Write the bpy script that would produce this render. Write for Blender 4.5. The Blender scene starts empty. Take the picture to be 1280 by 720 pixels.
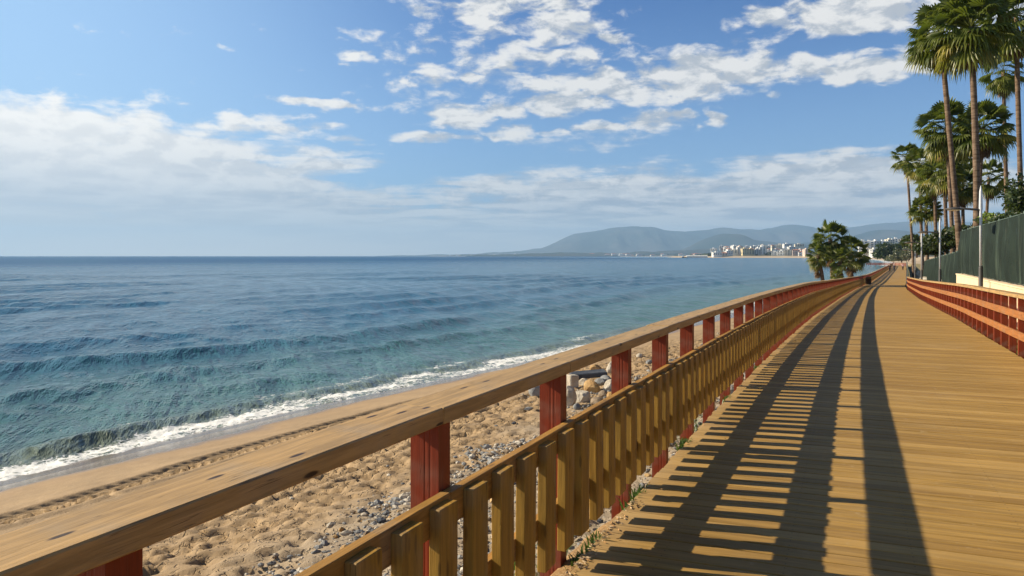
import bpy, bmesh, math, random
import numpy as np
from mathutils import Vector, Matrix, Euler

random.seed(7); rng = np.random.default_rng(7)
sc = bpy.context.scene; COL = sc.collection
R = math.radians
TH = R(22.9); CT, ST = math.cos(TH), math.sin(TH)
CAMZ = 1.6; SEA = CAMZ - 4.0

# ------------------------------------------------------------------ helpers
def W(l, s, z=0.0):
    return (l*CT + s*ST, -l*ST + s*CT, z)
def to_ls(x, y):
    return x*CT - y*ST, x*ST + y*CT
def ray(px, py, d):
    return ((px-640)/1000*d, d, CAMZ + (320-py)/1000*d)

def smooth_tab(tab, win=5.0):
    xs = np.arange(-40, 420, .5)
    ys = np.interp(xs, [a for a, b in tab], [b for a, b in tab])
    n = int(win/.5) | 1
    k = np.hanning(n+2)[1:-1]; k /= k.sum()
    ys = np.convolve(np.pad(ys, n//2, mode='edge'), k, mode='valid')
    return xs, ys
_off = smooth_tab([(-40, 0), (9, 0), (15.4, .07), (20.8, .17), (26.3, .3), (34.7, .5), (48, .85), (73, 1.75), (92, 2.65), (108, 3.7), (206, 9.5), (304, 15.0), (420, 21)])
_h = smooth_tab([(-40, 1.6), (4, 1.6), (9, 1.64), (15.4, 1.70), (20.8, 1.77), (26.3, 1.84), (34.7, 2.03), (48, 2.31), (73, 2.78), (90, 3.07), (104, 3.2), (120, 3.25), (300, 3.35), (420, 3.4)])
_sh = smooth_tab([(-40, -16), (0, -14.5), (9.6, -14.1), (15.8, -13.6), (22, -12.5), (32.3, -10.7), (51, -8.5), (80, -6.2), (105, -4.5), (125, -1.5), (147, 1.2), (220, 7.6), (300, 12.6), (380, 17), (420, 19)], 9)
def off(s): return np.interp(s, *_off)
def deckz(s): return CAMZ - np.interp(s, *_h)
def shore_l(s): return np.interp(s, *_sh)

def _hash(ix, iy, seed):
    n = (ix*374761393 + iy*668265263 + seed*1442695041) & 0xffffffff
    n = ((n ^ (n >> 13))*1274126177) & 0xffffffff
    return ((n ^ (n >> 16)) & 0xffff)/65535.0
def vnoise(x, y, seed=0):
    x = np.asarray(x, float); y = np.asarray(y, float)
    ix = np.floor(x).astype(np.int64); iy = np.floor(y).astype(np.int64)
    fx = x-ix; fy = y-iy; fx = fx*fx*(3-2*fx); fy = fy*fy*(3-2*fy)
    a = _hash(ix, iy, seed); b = _hash(ix+1, iy, seed); c = _hash(ix, iy+1, seed); d = _hash(ix+1, iy+1, seed)
    return (a*(1-fx)+b*fx)*(1-fy)+(c*(1-fx)+d*fx)*fy
def fbm(x, y, seed=0, o=4):
    t = 0; a = .5
    for i in range(o):
        t = t + a*vnoise(x*2**i, y*2**i, seed+i*17); a *= .5
    return t/(1-.5**o)
def sstep(a, b, x):
    t = np.clip((np.asarray(x, float)-a)/(b-a), 0, 1); return t*t*(3-2*t)

def tag(o, label=None, cat=None, group=None, kind=None):
    if label: o['label'] = label
    if cat: o['category'] = cat
    if group: o['group'] = group
    if kind: o['kind'] = kind
    return o
def link(o, parent=None):
    COL.objects.link(o)
    if parent is not None: o.parent = parent
    return o
def empty(name, loc=(0, 0, 0), rz=0):
    o = bpy.data.objects.new(name, None); o.location = loc; o.rotation_euler = (0, 0, rz); o.empty_display_size = .2
    return link(o)
def meshobj(name, verts, faces, mat=None, parent=None, smooth=False, loc=None, mats=None, fm=None):
    me = bpy.data.meshes.new(name); me.from_pydata([tuple(v) for v in verts], [], [tuple(f) for f in faces])
    for m in (mats or ([mat] if mat else [])): me.materials.append(m)
    if fm is not None: me.polygons.foreach_set('material_index', fm)
    if smooth: me.polygons.foreach_set('use_smooth', [True]*len(me.polygons))
    me.update()
    o = bpy.data.objects.new(name, me)
    if loc is not None: o.location = loc
    return link(o, parent)
def gridobj(name, V, mat, smooth=True, attrs=None, uv=None):
    """V: array (n, m, 3)"""
    n, m, _ = V.shape
    idx = np.arange(n*m).reshape(n, m)
    F = np.stack([idx[:-1, :-1], idx[:-1, 1:], idx[1:, 1:], idx[1:, :-1]], -1).reshape(-1, 4)
    p = V.reshape(-1, 3)
    q = F[len(F)//2]
    nz = np.cross(p[q[1]]-p[q[0]], p[q[2]]-p[q[0]])[2]
    if nz < 0: F = F[:, ::-1]
    me = bpy.data.meshes.new(name)
    me.vertices.add(n*m); me.vertices.foreach_set('co', p.astype(np.float32).ravel())
    me.loops.add(F.size); me.loops.foreach_set('vertex_index', F.ravel().astype(np.int32))
    me.polygons.add(len(F)); me.polygons.foreach_set('loop_start', np.arange(0, F.size, 4, dtype=np.int32))
    me.polygons.foreach_set('loop_total', np.full(len(F), 4, dtype=np.int32))
    if smooth: me.polygons.foreach_set('use_smooth', np.ones(len(F), dtype=bool))
    me.update(calc_edges=True)
    for k, a in (attrs or {}).items():
        at = me.attributes.new(k, 'FLOAT', 'POINT'); at.data.foreach_set('value', np.asarray(a, np.float32).ravel())
    if uv is not None:
        ul = me.uv_layers.new(name='UVMap'); ul.data.foreach_set('uv', uv.reshape(-1, 2)[F.ravel()].astype(np.float32).ravel())
    me.materials.append(mat)
    o = bpy.data.objects.new(name, me); return link(o)

class MB:
    def __init__(s): s.v = []; s.f = []; s.m = []
    def add(s, verts, faces, mi=0):
        n = len(s.v); s.v += [tuple(v) for v in verts]; s.f += [tuple(i+n for i in f) for f in faces]; s.m += [mi]*len(faces); return s
    def box(s, x0, x1, y0, y1, z0, z1, b=0.0, mi=0):
        if b <= 0:
            v = [(x, y, z) for z in (z0, z1) for y in (y0, y1) for x in (x0, x1)]
            return s.add(v, [(0, 2, 3, 1), (4, 5, 7, 6), (0, 1, 5, 4), (2, 6, 7, 3), (0, 4, 6, 2), (1, 3, 7, 5)], mi)
        bm = bmesh.new(); bmesh.ops.create_cube(bm, size=1)
        for w in bm.verts: w.co = ((x0+x1)/2+w.co.x*(x1-x0), (y0+y1)/2+w.co.y*(y1-y0), (z0+z1)/2+w.co.z*(z1-z0))
        bmesh.ops.bevel(bm, geom=list(bm.edges), offset=b, segments=1, affect='EDGES')
        bm.verts.index_update()
        s.add([tuple(w.co) for w in bm.verts], [[w.index for w in f.verts] for f in bm.faces], mi); bm.free(); return s
    def tube(s, pts, rad, n=8, caps=True, mi=0):
        P = [Vector(p) for p in pts]; rad = rad if hasattr(rad, '__len__') else [rad]*len(P)
        vs = []; up = Vector((0, 0, 1))
        for i, p in enumerate(P):
            t = (P[min(i+1, len(P)-1)]-P[max(i-1, 0)]).normalized()
            a = t.cross(up)
            if a.length < .05: a = t.cross(Vector((1, 0, 0)))
            a.normalize(); b = t.cross(a)
            for k in range(n):
                an = 2*math.pi*k/n; vs.append(p+(a*math.cos(an)+b*math.sin(an))*rad[i])
        fs = [(i*n+k, i*n+(k+1) % n, (i+1)*n+(k+1) % n, (i+1)*n+k) for i in range(len(P)-1) for k in range(n)]
        if caps: fs += [tuple(range(n))[::-1], tuple((len(P)-1)*n+k for k in range(n))]
        return s.add(vs, fs, mi)
    def lathe(s, prof, n=16, cx=0, cy=0, mi=0):
        vs = [(cx+r*math.cos(2*math.pi*k/n), cy+r*math.sin(2*math.pi*k/n), z) for r, z in prof for k in range(n)]
        fs = [(i*n+k, i*n+(k+1) % n, (i+1)*n+(k+1) % n, (i+1)*n+k) for i in range(len(prof)-1) for k in range(n)]
        fs += [tuple(range(n))[::-1], tuple((len(prof)-1)*n+k for k in range(n))]
        return s.add(vs, fs, mi)
    def build(s, name, mat, parent=None, smooth=False, loc=None):
        ms = mat if isinstance(mat, (list, tuple)) else [mat]
        return meshobj(name, s.v, s.f, parent=parent, smooth=smooth, loc=loc, mats=ms, fm=s.m)

# ------------------------------------------------------------------ node helper
class NT:
    def __init__(s, tree): s.t = tree; s.n = tree.nodes; s.n.clear()
    def new(s, typ, ins=None, **kw):
        nd = s.n.new(typ)
        for k, v in kw.items(): setattr(nd, k, v)
        for k, v in (ins or {}).items(): s.set(nd.inputs[k], v)
        return nd
    def set(s, sock, v):
        if isinstance(v, bpy.types.NodeSocket): s.t.links.new(v, sock)
        elif isinstance(v, bpy.types.Node): s.t.links.new(v.outputs[0], sock)
        else: sock.default_value = v
    def m(s, op, a, b=0.0, c=0.0, clamp=False):
        nd = s.n.new('ShaderNodeMath'); nd.operation = op; nd.use_clamp = clamp
        for i, v in enumerate((a, b, c)): s.set(nd.inputs[i], v)
        return nd.outputs[0]
    def mr(s, v, a, b, c=0.0, d=1.0, typ='SMOOTHSTEP'):
        nd = s.n.new('ShaderNodeMapRange'); nd.interpolation_type = typ
        for i, x in enumerate((v, a, b, c, d)): s.set(nd.inputs[i], x)
        return nd.outputs[0]
    def mix(s, f, a, b, blend='MIX'):
        nd = s.n.new('ShaderNodeMix'); nd.data_type = 'RGBA'; nd.blend_type = blend; nd.clamp_factor = True
        s.set(nd.inputs[0], f)
        for i, v in ((6, a), (7, b)):
            if isinstance(v, tuple) and len(v) == 3: v = (*v, 1)
            s.set(nd.inputs[i], v)
        return nd.outputs[2]
    def noise(s, vec, scale, detail=4, rough=.55, dist=0.0, dim='3D', w=None):
        nd = s.n.new('ShaderNodeTexNoise'); nd.noise_dimensions = dim
        if vec is not None: s.set(nd.inputs['Vector'], vec)
        s.set(nd.inputs['Scale'], scale); nd.inputs['Detail'].default_value = detail
        nd.inputs['Roughness'].default_value = rough; nd.inputs['Distortion'].default_value = dist
        return nd.outputs['Fac']
    def mapping(s, vec, scale=(1, 1, 1), loc=(0, 0, 0), rot=(0, 0, 0), typ='POINT'):
        nd = s.n.new('ShaderNodeMapping'); nd.vector_type = typ; s.set(nd.inputs[0], vec)
        nd.inputs['Location'].default_value = loc; nd.inputs['Rotation'].default_value = rot; nd.inputs['Scale'].default_value = scale
        return nd.outputs[0]
    def coord(s, which='Object'):
        return s.n.new('ShaderNodeTexCoord').outputs[which]
    def attr(s, name, out='Fac'):
        nd = s.n.new('ShaderNodeAttribute'); nd.attribute_name = name; return nd.outputs[out]
    def bump(s, h, strength=.3, dist=.01, normal=None):
        nd = s.n.new('ShaderNodeBump'); nd.inputs['Strength'].default_value = strength; s.set(nd.inputs['Distance'], dist); s.set(nd.inputs['Height'], h)
        if normal is not None: s.set(nd.inputs['Normal'], normal)
        return nd.outputs[0]
    def out(s, shader):
        o = s.n.new('ShaderNodeOutputMaterial'); s.t.links.new(shader, o.inputs['Surface'])
    def bsdf(s, color, rough=.7, normal=None, spec=.5, **kw):
        b = s.n.new('ShaderNodeBsdfPrincipled')
        if isinstance(color, tuple) and len(color) == 3: color = (*color, 1)
        s.set(b.inputs['Base Color'], color); s.set(b.inputs['Roughness'], rough); s.set(b.inputs['Specular IOR Level'], spec)
        if normal is not None: s.set(b.inputs['Normal'], normal)
        for k, v in kw.items(): s.set(b.inputs[k], v)
        return b.outputs[0]
def newmat(name):
    m = bpy.data.materials.new(name); m.use_nodes = True; return m, NT(m.node_tree)
def sc3(c, k): return tuple(min(1, x*k) for x in c)

def wood(name, col, axis='Y', scale=1.0, rough=.6, contrast=.35, knots=.5, spec=.3):
    m, t = newmat(name)
    ri = t.new('ShaderNodeObjectInfo').outputs['Random']
    shift = t.new('ShaderNodeCombineXYZ', {0: t.m('MULTIPLY', ri, 37.0), 1: t.m('MULTIPLY', ri, 61.0), 2: t.m('MULTIPLY', ri, 23.0)})
    v = t.new('ShaderNodeVectorMath', {0: t.coord('Object'), 1: shift}, operation='ADD').outputs[0]
    sc_ = {'Y': (14, 1.0, 14), 'Z': (14, 14, 1.0), 'X': (1.0, 14, 14)}[axis]
    vv = t.mapping(v, tuple(x*scale for x in sc_))
    g = t.noise(vv, 2.2, 6, .62, .6)
    fine = t.noise(t.mapping(v, tuple(x*scale*(6 if x > 2 else 2.0) for x in sc_)), 2.5, 3, .6)
    c = t.mix(t.mr(g, .32, .7), sc3(col, 1-contrast), sc3(col, 1+contrast*.6))
    c = t.mix(t.m('MULTIPLY', t.mr(fine, .52, .75), .35), c, sc3(col, .55))
    ks = t.new('ShaderNodeSeparateXYZ', {0: t.mapping(v, {'Y': (9.0, 2.2, 9.0), 'Z': (9.0, 9.0, 2.2), 'X': (2.2, 9, 9)}[axis])})
    kn = t.n.new('ShaderNodeTexVoronoi'); kn.voronoi_dimensions = '2D'; t.set(kn.inputs['Vector'], t.new('ShaderNodeCombineXYZ', {0: t.m('ADD', ks.outputs[0], ks.outputs[1] if axis == 'Z' else ks.outputs[2]), 1: ks.outputs[2] if axis == 'Z' else ks.outputs[1]})); kn.inputs['Scale'].default_value = 1.0
    c = t.mix(t.m('MULTIPLY', t.mr(t.m('ADD', kn.outputs['Distance'], t.m('MULTIPLY', g, .06)), .125, .075), knots), c, (.045, .022, .010))
    c = t.mix(t.mr(ri, 0, 1, -.1, .45, 'LINEAR'), c, t.mix(.5, c, sc3((col[0]*.9, col[1]*1.02, col[2]*1.1), .7)))
    big = t.noise(t.coord('Object'), 3.0, 3, .6)
    c = t.mix(t.mr(big, .5, .75, 0, .45), c, (.34, .29, .22))
    crk = t.noise(t.mapping(v, tuple(x*(3.2 if x > 2 else .8) for x in sc_)), 1.6, 2, .5, .3); ck = t.mr(t.m('ABSOLUTE', t.m('SUBTRACT', crk, .5)), .012, .003)
    c = t.mix(t.m('MULTIPLY', ck, t.mr(big, .45, .6, 0, .65)), c, sc3(col, .25))
    n = t.bump(t.m('SUBTRACT', t.m('ADD', g, t.m('MULTIPLY', fine, .5)), ck), .35, .004)
    t.out(t.bsdf(c, rough, n, spec)); return m
def plain(name, col, rough=.6, noise=.2, scale=8, spec=.4, bump=.1, metallic=0.0):
    m, t = newmat(name)
    g = t.noise(t.coord('Object'), scale, 5, .6)
    c = t.mix(t.mr(g, .3, .7), sc3(col, 1-noise), sc3(col, 1+noise))
    t.out(t.bsdf(c, rough, t.bump(g, bump, .01), spec, Metallic=metallic)); return m

WOOD = (.36, .195, .068)
M = {}
M['rail_wood'] = wood('handrail_wood', (.48, .30, .115), 'Y', rough=.5, contrast=.28, knots=1.0)
M['panel_wood'] = wood('panel_rail_wood', (.40, .21, .045), 'Y', rough=.6, contrast=.3)
M['slat_wood'] = wood('slat_wood', (.40, .225, .036), 'Z', rough=.6, contrast=.3)
M['red_post'] = wood('red_painted_post', (.24, .036, .010), 'Z', rough=.5, contrast=.12, knots=.1)
M['board_wood'] = wood('guard_board_wood', (.36, .135, .035), 'Y', rough=.6, contrast=.25)

# deck
def deck_mat():
    m, t = newmat('deck_planks')
    uv = t.coord('UV'); r = t.attr('rnd')
    sep = t.new('ShaderNodeSeparateXYZ', {0: uv})
    cx = t.new('ShaderNodeCombineXYZ', {0: t.m('ADD', t.m('MULTIPLY', sep.outputs[0], 1.3), t.m('MULTIPLY', r, 91.0)), 1: t.m('MULTIPLY', sep.outputs[1], 26.0), 2: t.m('MULTIPLY', r, 40.0)})
    g = t.noise(cx, 1.0, 6, .62, .5)
    f = t.noise(t.mapping(cx, (4, 4, 1)), 1.5, 3, .6)
    base = (.365, .222, .060)
    c = t.mix(t.mr(g, .3, .72), sc3(base, .68), sc3(base, 1.22))
    c = t.mix(t.m('MULTIPLY', t.mr(f, .5, .75), .4), c, sc3(base, .5))
    c = t.mix(t.mr(r, .35, 1, 0, .5, 'LINEAR'), c, t.mix(.6, c, (.17, .085, .02)))
    c = t.mix(t.mr(r, .14, .05, 0, .3), c, (.56, .36, .13))
    pos = t.new('ShaderNodeNewGeometry').outputs['Position']
    blot = t.noise(pos, .8, 4, .6)
    c = t.mix(t.mr(blot, .5, .75, 0, .35), c, (.42, .29, .14))
    sand = t.noise(pos, 9, 5, .7)
    c = t.mix(t.mr(sand, .62, .72, 0, .35), c, (.50, .38, .22))
    # wear: paler boards near the left edge
    c = t.mix(t.mr(t.m('ADD', sep.outputs[0], t.m('MULTIPLY', blot, .8)), -.55, -1.2, 0, .45), c, (.55, .40, .24))
    # screws
    ax = t.m('ABSOLUTE', t.m('SUBTRACT', t.m('FRACT', t.m('MULTIPLY', sep.outputs[0], 1/.62)), .5))
    ay = t.m('ABSOLUTE', t.m('SUBTRACT', t.m('ABSOLUTE', sep.outputs[1]), .04))
    d = t.m('ADD', t.m('POWER', t.m('MULTIPLY', ax, .62), 2.0), t.m('POWER', ay, 2.0))
    c = t.mix(t.mr(d, .00003, .000012, 0, .8), c, (.04, .03, .02))
    n = t.bump(t.m('ADD', g, t.m('MULTIPLY', f, .5)), .5, .004)
    t.out(t.bsdf(c, .62, n, .25)); return m
M['deck'] = deck_mat()
def sand_mat():
    m, t = newmat('beach_sand')
    pos = t.new('ShaderNodeNewGeometry').outputs['Position']
    a = t.noise(pos, 1.3, 5, .6); b = t.noise(pos, 40, 4, .75); g = t.noise(pos, 8, 5, .7)
    base = (.37, .255, .138)
    c = t.mix(t.mr(a, .3, .7), sc3(base, .84), sc3(base, 1.12))
    c = t.mix(t.mr(b, .3, .7), t.mix(.3, c, (.2, .13, .07)), c)
    c = t.mix(t.mr(g, .62, .72, 0, .35), c, (.16, .13, .10))
    wet = t.attr('wet')
    wetn = t.m('ADD', wet, t.m('MULTIPLY', t.m('SUBTRACT', a, .5), .35))
    wf = t.mr(wetn, .35, .6)
    c = t.mix(wf, c, (.105, .085, .065))
    damp = t.mr(wetn, .1, .42, 0, .35); c = t.mix(damp, c, (.30, .19, .10))
    peb = t.attr('pebble'); c = t.mix(t.m('MULTIPLY', peb, .55), c, (.30, .27, .22))
    rough = t.mr(wf, 0, 1, .9, .16, 'LINEAR')
    pit = t.noise(pos, 11, 3, .5, .5); g2 = t.mr(pit, .46, .38)
    h = t.m('ADD', t.m('SUBTRACT', t.m('MULTIPLY', g, .45), t.m('MULTIPLY', g2, t.m('MULTIPLY', t.attr('dryness'), 1.0))), t.m('MULTIPLY', b, .3))
    h = t.m('MULTIPLY', h, t.m('SUBTRACT', 1.0, wf))
    n = t.bump(h, .9, .024)
    t.out(t.bsdf(c, rough, n, .5)); return m
M['sand'] = sand_mat()
def sea_mat():
    m, t = newmat('sea_water')
    pos = t.new('ShaderNodeNewGeometry').outputs['Position']
    d = t.attr('shore')
    # heights of the ripples at several scales; crests run along the shore
    p0 = t.mapping(pos, (1, 1, 0), rot=(0, 0, -R(20)))
    h1 = t.noise(t.mapping(p0, (2.6, .8, 0)), 1.0, 5, .62, .4)
    h2 = t.noise(t.mapping(p0, (.50, .11, 0)), 1.0, 6, .6, .3)
    h3 = t.noise(t.mapping(p0, (.06, .022, 0)), 1.0, 5, .6, .2)
    h0 = t.noise(t.mapping(p0, (7.5, 4.2, 0)), 1.0, 4, .6, .3)
    h = t.m('ADD', t.m('ADD', t.m('MULTIPLY', h0, .035), t.m('MULTIPLY', h1, .17)), t.m('ADD', t.m('MULTIPLY', h2, .75), t.m('MULTIPLY', h3, .8)))
    n = t.bump(h, 1.0, 1.0)
    deep = (.003, .062, .175); mid = (.008, .085, .150); shal = (.05, .13, .12)
    pat = t.noise(t.mapping(p0, (.012, .004, 0)), 1.0, 4, .6)
    c = t.mix(t.mr(d, 60, 500), mid, deep)
    c = t.mix(t.mr(pat, .4, .65, 0, .4), c, (.022, .12, .17))
    c = t.mix(t.mr(d, 22, 1.0), c, shal)
    c = t.mix(t.mr(d, 3.0, .4, 0, .6), c, (.20, .19, .13))
    f = t.attr('foam')
    lace = t.noise(t.mapping(pos, (1, 1, 0)), 2.6, 8, .70, 1.4)
    vor = t.n.new('ShaderNodeTexVoronoi'); vor.feature = 'DISTANCE_TO_EDGE'; t.set(vor.inputs['Vector'], t.new('ShaderNodeVectorMath', {0: pos, 1: t.new('ShaderNodeTexNoise', {'Vector': pos, 'Scale': 3.0}).outputs['Color']}, operation='ADD').outputs[0]); vor.inputs['Scale'].default_value = 3.2
    net = t.mr(vor.outputs['Distance'], .16, .02)
    k = t.m('ADD', t.m('ADD', t.m('MULTIPLY', f, .82), t.m('MULTIPLY', t.m('SUBTRACT', lace, .5), 2.2)), t.m('MULTIPLY', net, .30))
    ff = t.m('MULTIPLY', t.mr(k, .5, .8), t.mr(f, .02, .12))
    lp = t.new('ShaderNodeCameraData').outputs['View Distance'] if False else None
    rough = t.mr(d, 10, 500, .12, .38)
    w = t.bsdf(c, rough, n, .24, IOR=1.333)
    fo = t.bsdf((.78, .79, .78), .8, t.bump(lace, .7, .06), .2)
    mx = t.new('ShaderNodeMixShader', {0: ff, 1: w, 2: fo})
    t.out(mx.outputs[0]); return m
M['sea'] = sea_mat()

# ------------------------------------------------------------------ camera
cam = bpy.data.cameras.new('camera'); co = bpy.data.objects.new('camera', cam); COL.objects.link(co)
cam.sensor_width = 36; cam.lens = 28.125; cam.shift_y = -40/1280
cam.clip_start = .05; cam.clip_end = 60000
co.location = (0, 0, CAMZ); co.rotation_euler = (R(90), 0, 0)
sc.camera = co

# ------------------------------------------------------------------ light
SUN_EL = R(29.4)
hd = Vector(W(1, .155)); hd.normalize()
ldir = Vector((hd.x*math.cos(SUN_EL), hd.y*math.cos(SUN_EL), -math.sin(SUN_EL)))
sun = bpy.data.lights.new('sun', 'SUN'); sun.energy = 5.0; sun.angle = R(.5); sun.color = (1, .86, .64)
so = bpy.data.objects.new('sun', sun); COL.objects.link(so); so.rotation_euler = ldir.to_track_quat('-Z', 'Y').to_euler()
to_sun = -ldir
world = bpy.data.worlds.new('World'); sc.world = world; world.use_nodes = True
STR = .05; EXPO = .78
def build_world():
    t = NT(world.node_tree)
    sky = t.n.new('ShaderNodeTexSky'); sky.sky_type = 'NISHITA'; sky.sun_disc = False
    sky.sun_elevation = SUN_EL; sky.sun_rotation = math.atan2(to_sun.x, to_sun.y)
    sky.air_density = 1.0; sky.dust_density = .6; sky.ozone_density = 1.6
    g = t.coord('Generated'); s = t.new('ShaderNodeSeparateXYZ', {0: g})
    az = t.m('ARCTAN2', s.outputs[0], s.outputs[1]); el = t.m('ARCSINE', s.outputs[2])
    ae = t.new('ShaderNodeCombineXYZ', {0: az, 1: el, 2: 0.0}).outputs[0]
    warp = t.noise(t.mapping(ae, (9, 20, 1)), 1.6, 3, .6)
    ae2 = t.new('ShaderNodeCombineXYZ', {0: t.m('ADD', az, t.m('MULTIPLY', t.m('SUBTRACT', warp, .5), .09)), 1: t.m('ADD', el, t.m('MULTIPLY', t.m('SUBTRACT', warp, .5), .03)), 2: 0.0}).outputs[0]
    E = [  # px, py, rx, ry, angle, weight
        (60, 205, 300, 85, 0, 1.15), (230, 225, 260, 75, 8, 1.1), (20, 290, 420, 60, 0, 1.0), (330, 275, 330, 55, 0, 1.0), (430, 262, 150, 36, 6, .9),
        (330, 158, 90, 18, 6, .72), (410, 203, 80, 16, 0, .75), (390, 130, 75, 9, 2, .8), (395, 155, 36, 9, 0, .6), (430, 176, 36, 9, 0, .6),
        (860, 255, 420, 48, 0, 1.05), (1080, 232, 260, 44, 3, 1.05), (640, 245, 130, 30, 0, .85), (660, 290, 700, 26, 0, .85),
        (575, 145, 52, 22, 0, .85), (545, 173, 66, 9, 0, .85), (628, 139, 34, 17, 0, .85), (695, 130, 72, 16, 0, .9), (640, 166, 40, 12, 0, .75), (690, 167, 30, 9, 0, .7),
        (752, 158, 42, 9, 0, .85), (822, 150, 46, 13, 0, .85), (892, 147, 26, 12, 10, .85),
        (760, 108, 130, 22, 4, .9), (880, 92, 105, 34, -4, 1.0), (905, 72, 40, 20, 0, .8), (985, 86, 60, 20, 0, .85), (1080, 84, 75, 22, 5, .95), (1150, 70, 60, 20, 0, .8),
        (975, 22, 70, 18, 0, .9), (1075, 18, 130, 28, 0, 1.1), (1240, 10, 120, 30, 0, .8),
        (590, 14, 40, 20, 0, .9), (640, 2, 70, 16, 0, .85), (690, 35, 76, 26, 5, .85), (765, 47, 34, 10, 0, .75), (705, 70, 44, 13, 8, .75), (637, 80, 20, 12, 0, .8), (592, 95, 26, 9, 0, .75),
        (524, 99, 36, 9, 14, .65), (452, 72, 28, 9, 8, .65), (530, 18, 20, 12, 0, .6), (540, 62, 60, 14, 0, .45), (275, 54, 13, 10, 0, .5), (965, 120, 22, 10, -30, .5), (690, 5, 60, 12, 0, .8),
        (550, 12, 60, 20, 0, .5), (650, 60, 150, 75, 0, .56), (560, 100, 110, 60, 0, .50), (480, 60, 60, 40, 0, .36), (740, 175, 120, 20, 0, .45), (100, 35, 34, 5, 0, .35)]
    cov = None
    for (px, py, rx, ry, an, w) in E:
        a = math.atan((px-640)/1000); e = math.atan((320-py)/1000*math.cos(a)); k = math.cos(a)**2
        v = t.mapping(ae2, (rx/1000*k*1.05, ry/1000*math.cos(a)*1.08, 1), (a, e, 0), (0, 0, R(-an)), 'TEXTURE')
        ln = t.new('ShaderNodeVectorMath', {0: v}, operation='LENGTH').outputs['Value']
        q = t.mr(ln, 1.45, .25, 0, w)
        cov = q if cov is None else t.m('MAXIMUM', cov, q)
    # clouds elsewhere in the sky (outside the view)
    gen = t.noise(t.mapping(ae, (2, 5, 1)), 1.5, 3, .5)
    side = t.mr(t.m('ABSOLUTE', az), .62, .85)
    cov = t.m('MAXIMUM', cov, t.m('MULTIPLY', side, t.mr(gen, .60, .75, 0, .6)))
    puff = t.noise(t.mapping(ae, (22, 48, 1), (3.1, .7, 0)), 1.0, 9, .60, .25)
    puff2 = t.noise(t.mapping(ae, (22, 48, 1), (3.1-.18, .7+.62, 0)), 1.0, 6, .60, .25)
    strk = t.noise(t.mapping(ae, (7, 75, 1)), 1.0, 6, .6, .4)
    lowband = t.mr(el, .19, .12)
    tex = t.mix(t.m('MULTIPLY', lowband, .6), puff, strk)
    D = t.m('ADD', cov, t.m('MULTIPLY', t.m('SUBTRACT', tex, .5), 2.3))
    dens = t.mr(D, .30, .86)
    # colour of the cloud
    lit = t.mr(t.m('SUBTRACT', puff, puff2), -.12, .10)
    low = t.mr(el, .03, .16)      # 0 low, 1 high
    left = t.mr(az, .05, -.60)
    K = 1/STR/2**EXPO
    white = (.90*K, .89*K, .87*K); grey = (.50*K, .54*K, .60*K); blue = (.40*K, .46*K, .56*K)
    ctop = t.mix(lit, grey, white)
    clow = t.mix(t.mr(strk, .42, .57), blue, (.78*K, .80*K, .82*K))
    cc = t.mix(t.mr(t.m('ADD', el, t.m('MULTIPLY', t.m('SUBTRACT', puff, .5), .12)), .035, .125), clow, ctop)
    cc = t.mix(t.m('MULTIPLY', left, .62), cc, t.mix(low, (.72*K, .76*K, .82*K), (1.35*K, 1.30*K, 1.22*K)))
    skyc = t.mix(1.0, sky.outputs[0], (.44, .82, 1.38), 'MULTIPLY')
    # the air brightens towards the sun side and the horizon
    hz = t.m('MULTIPLY', t.mr(el, .34, .0), .55)
    skyc = t.mix(hz, skyc, (.38*K, .62*K, .92*K))
    skyc = t.mix(t.m('MULTIPLY', left, .62), skyc, (.56*K, .84*K, 1.12*K))
    colr = t.mix(dens, skyc, cc)
    hzn = t.mr(el, .07, -.005, 0, .9)
    colr = t.mix(hzn, colr, t.mix(left, (.98*K, .98*K, .98*K), (1.6*K, 1.45*K, 1.25*K)))
    # clear sky overhead, out of view, dimmed and greyed to cut shadow fill
    colr = t.mix(t.mr(el, .36, .75), colr, t.mix(1.0, sky.outputs[0], (.42, .52, .66), 'MULTIPLY'))
    bg = t.new('ShaderNodeBackground', {'Color': colr, 'Strength': STR})
    o = t.n.new('ShaderNodeOutputWorld'); t.t.links.new(bg.outputs[0], o.inputs['Surface'])
build_world()
world.cycles.sampling_method = 'MANUAL'; world.cycles.sample_map_resolution = 512

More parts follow.
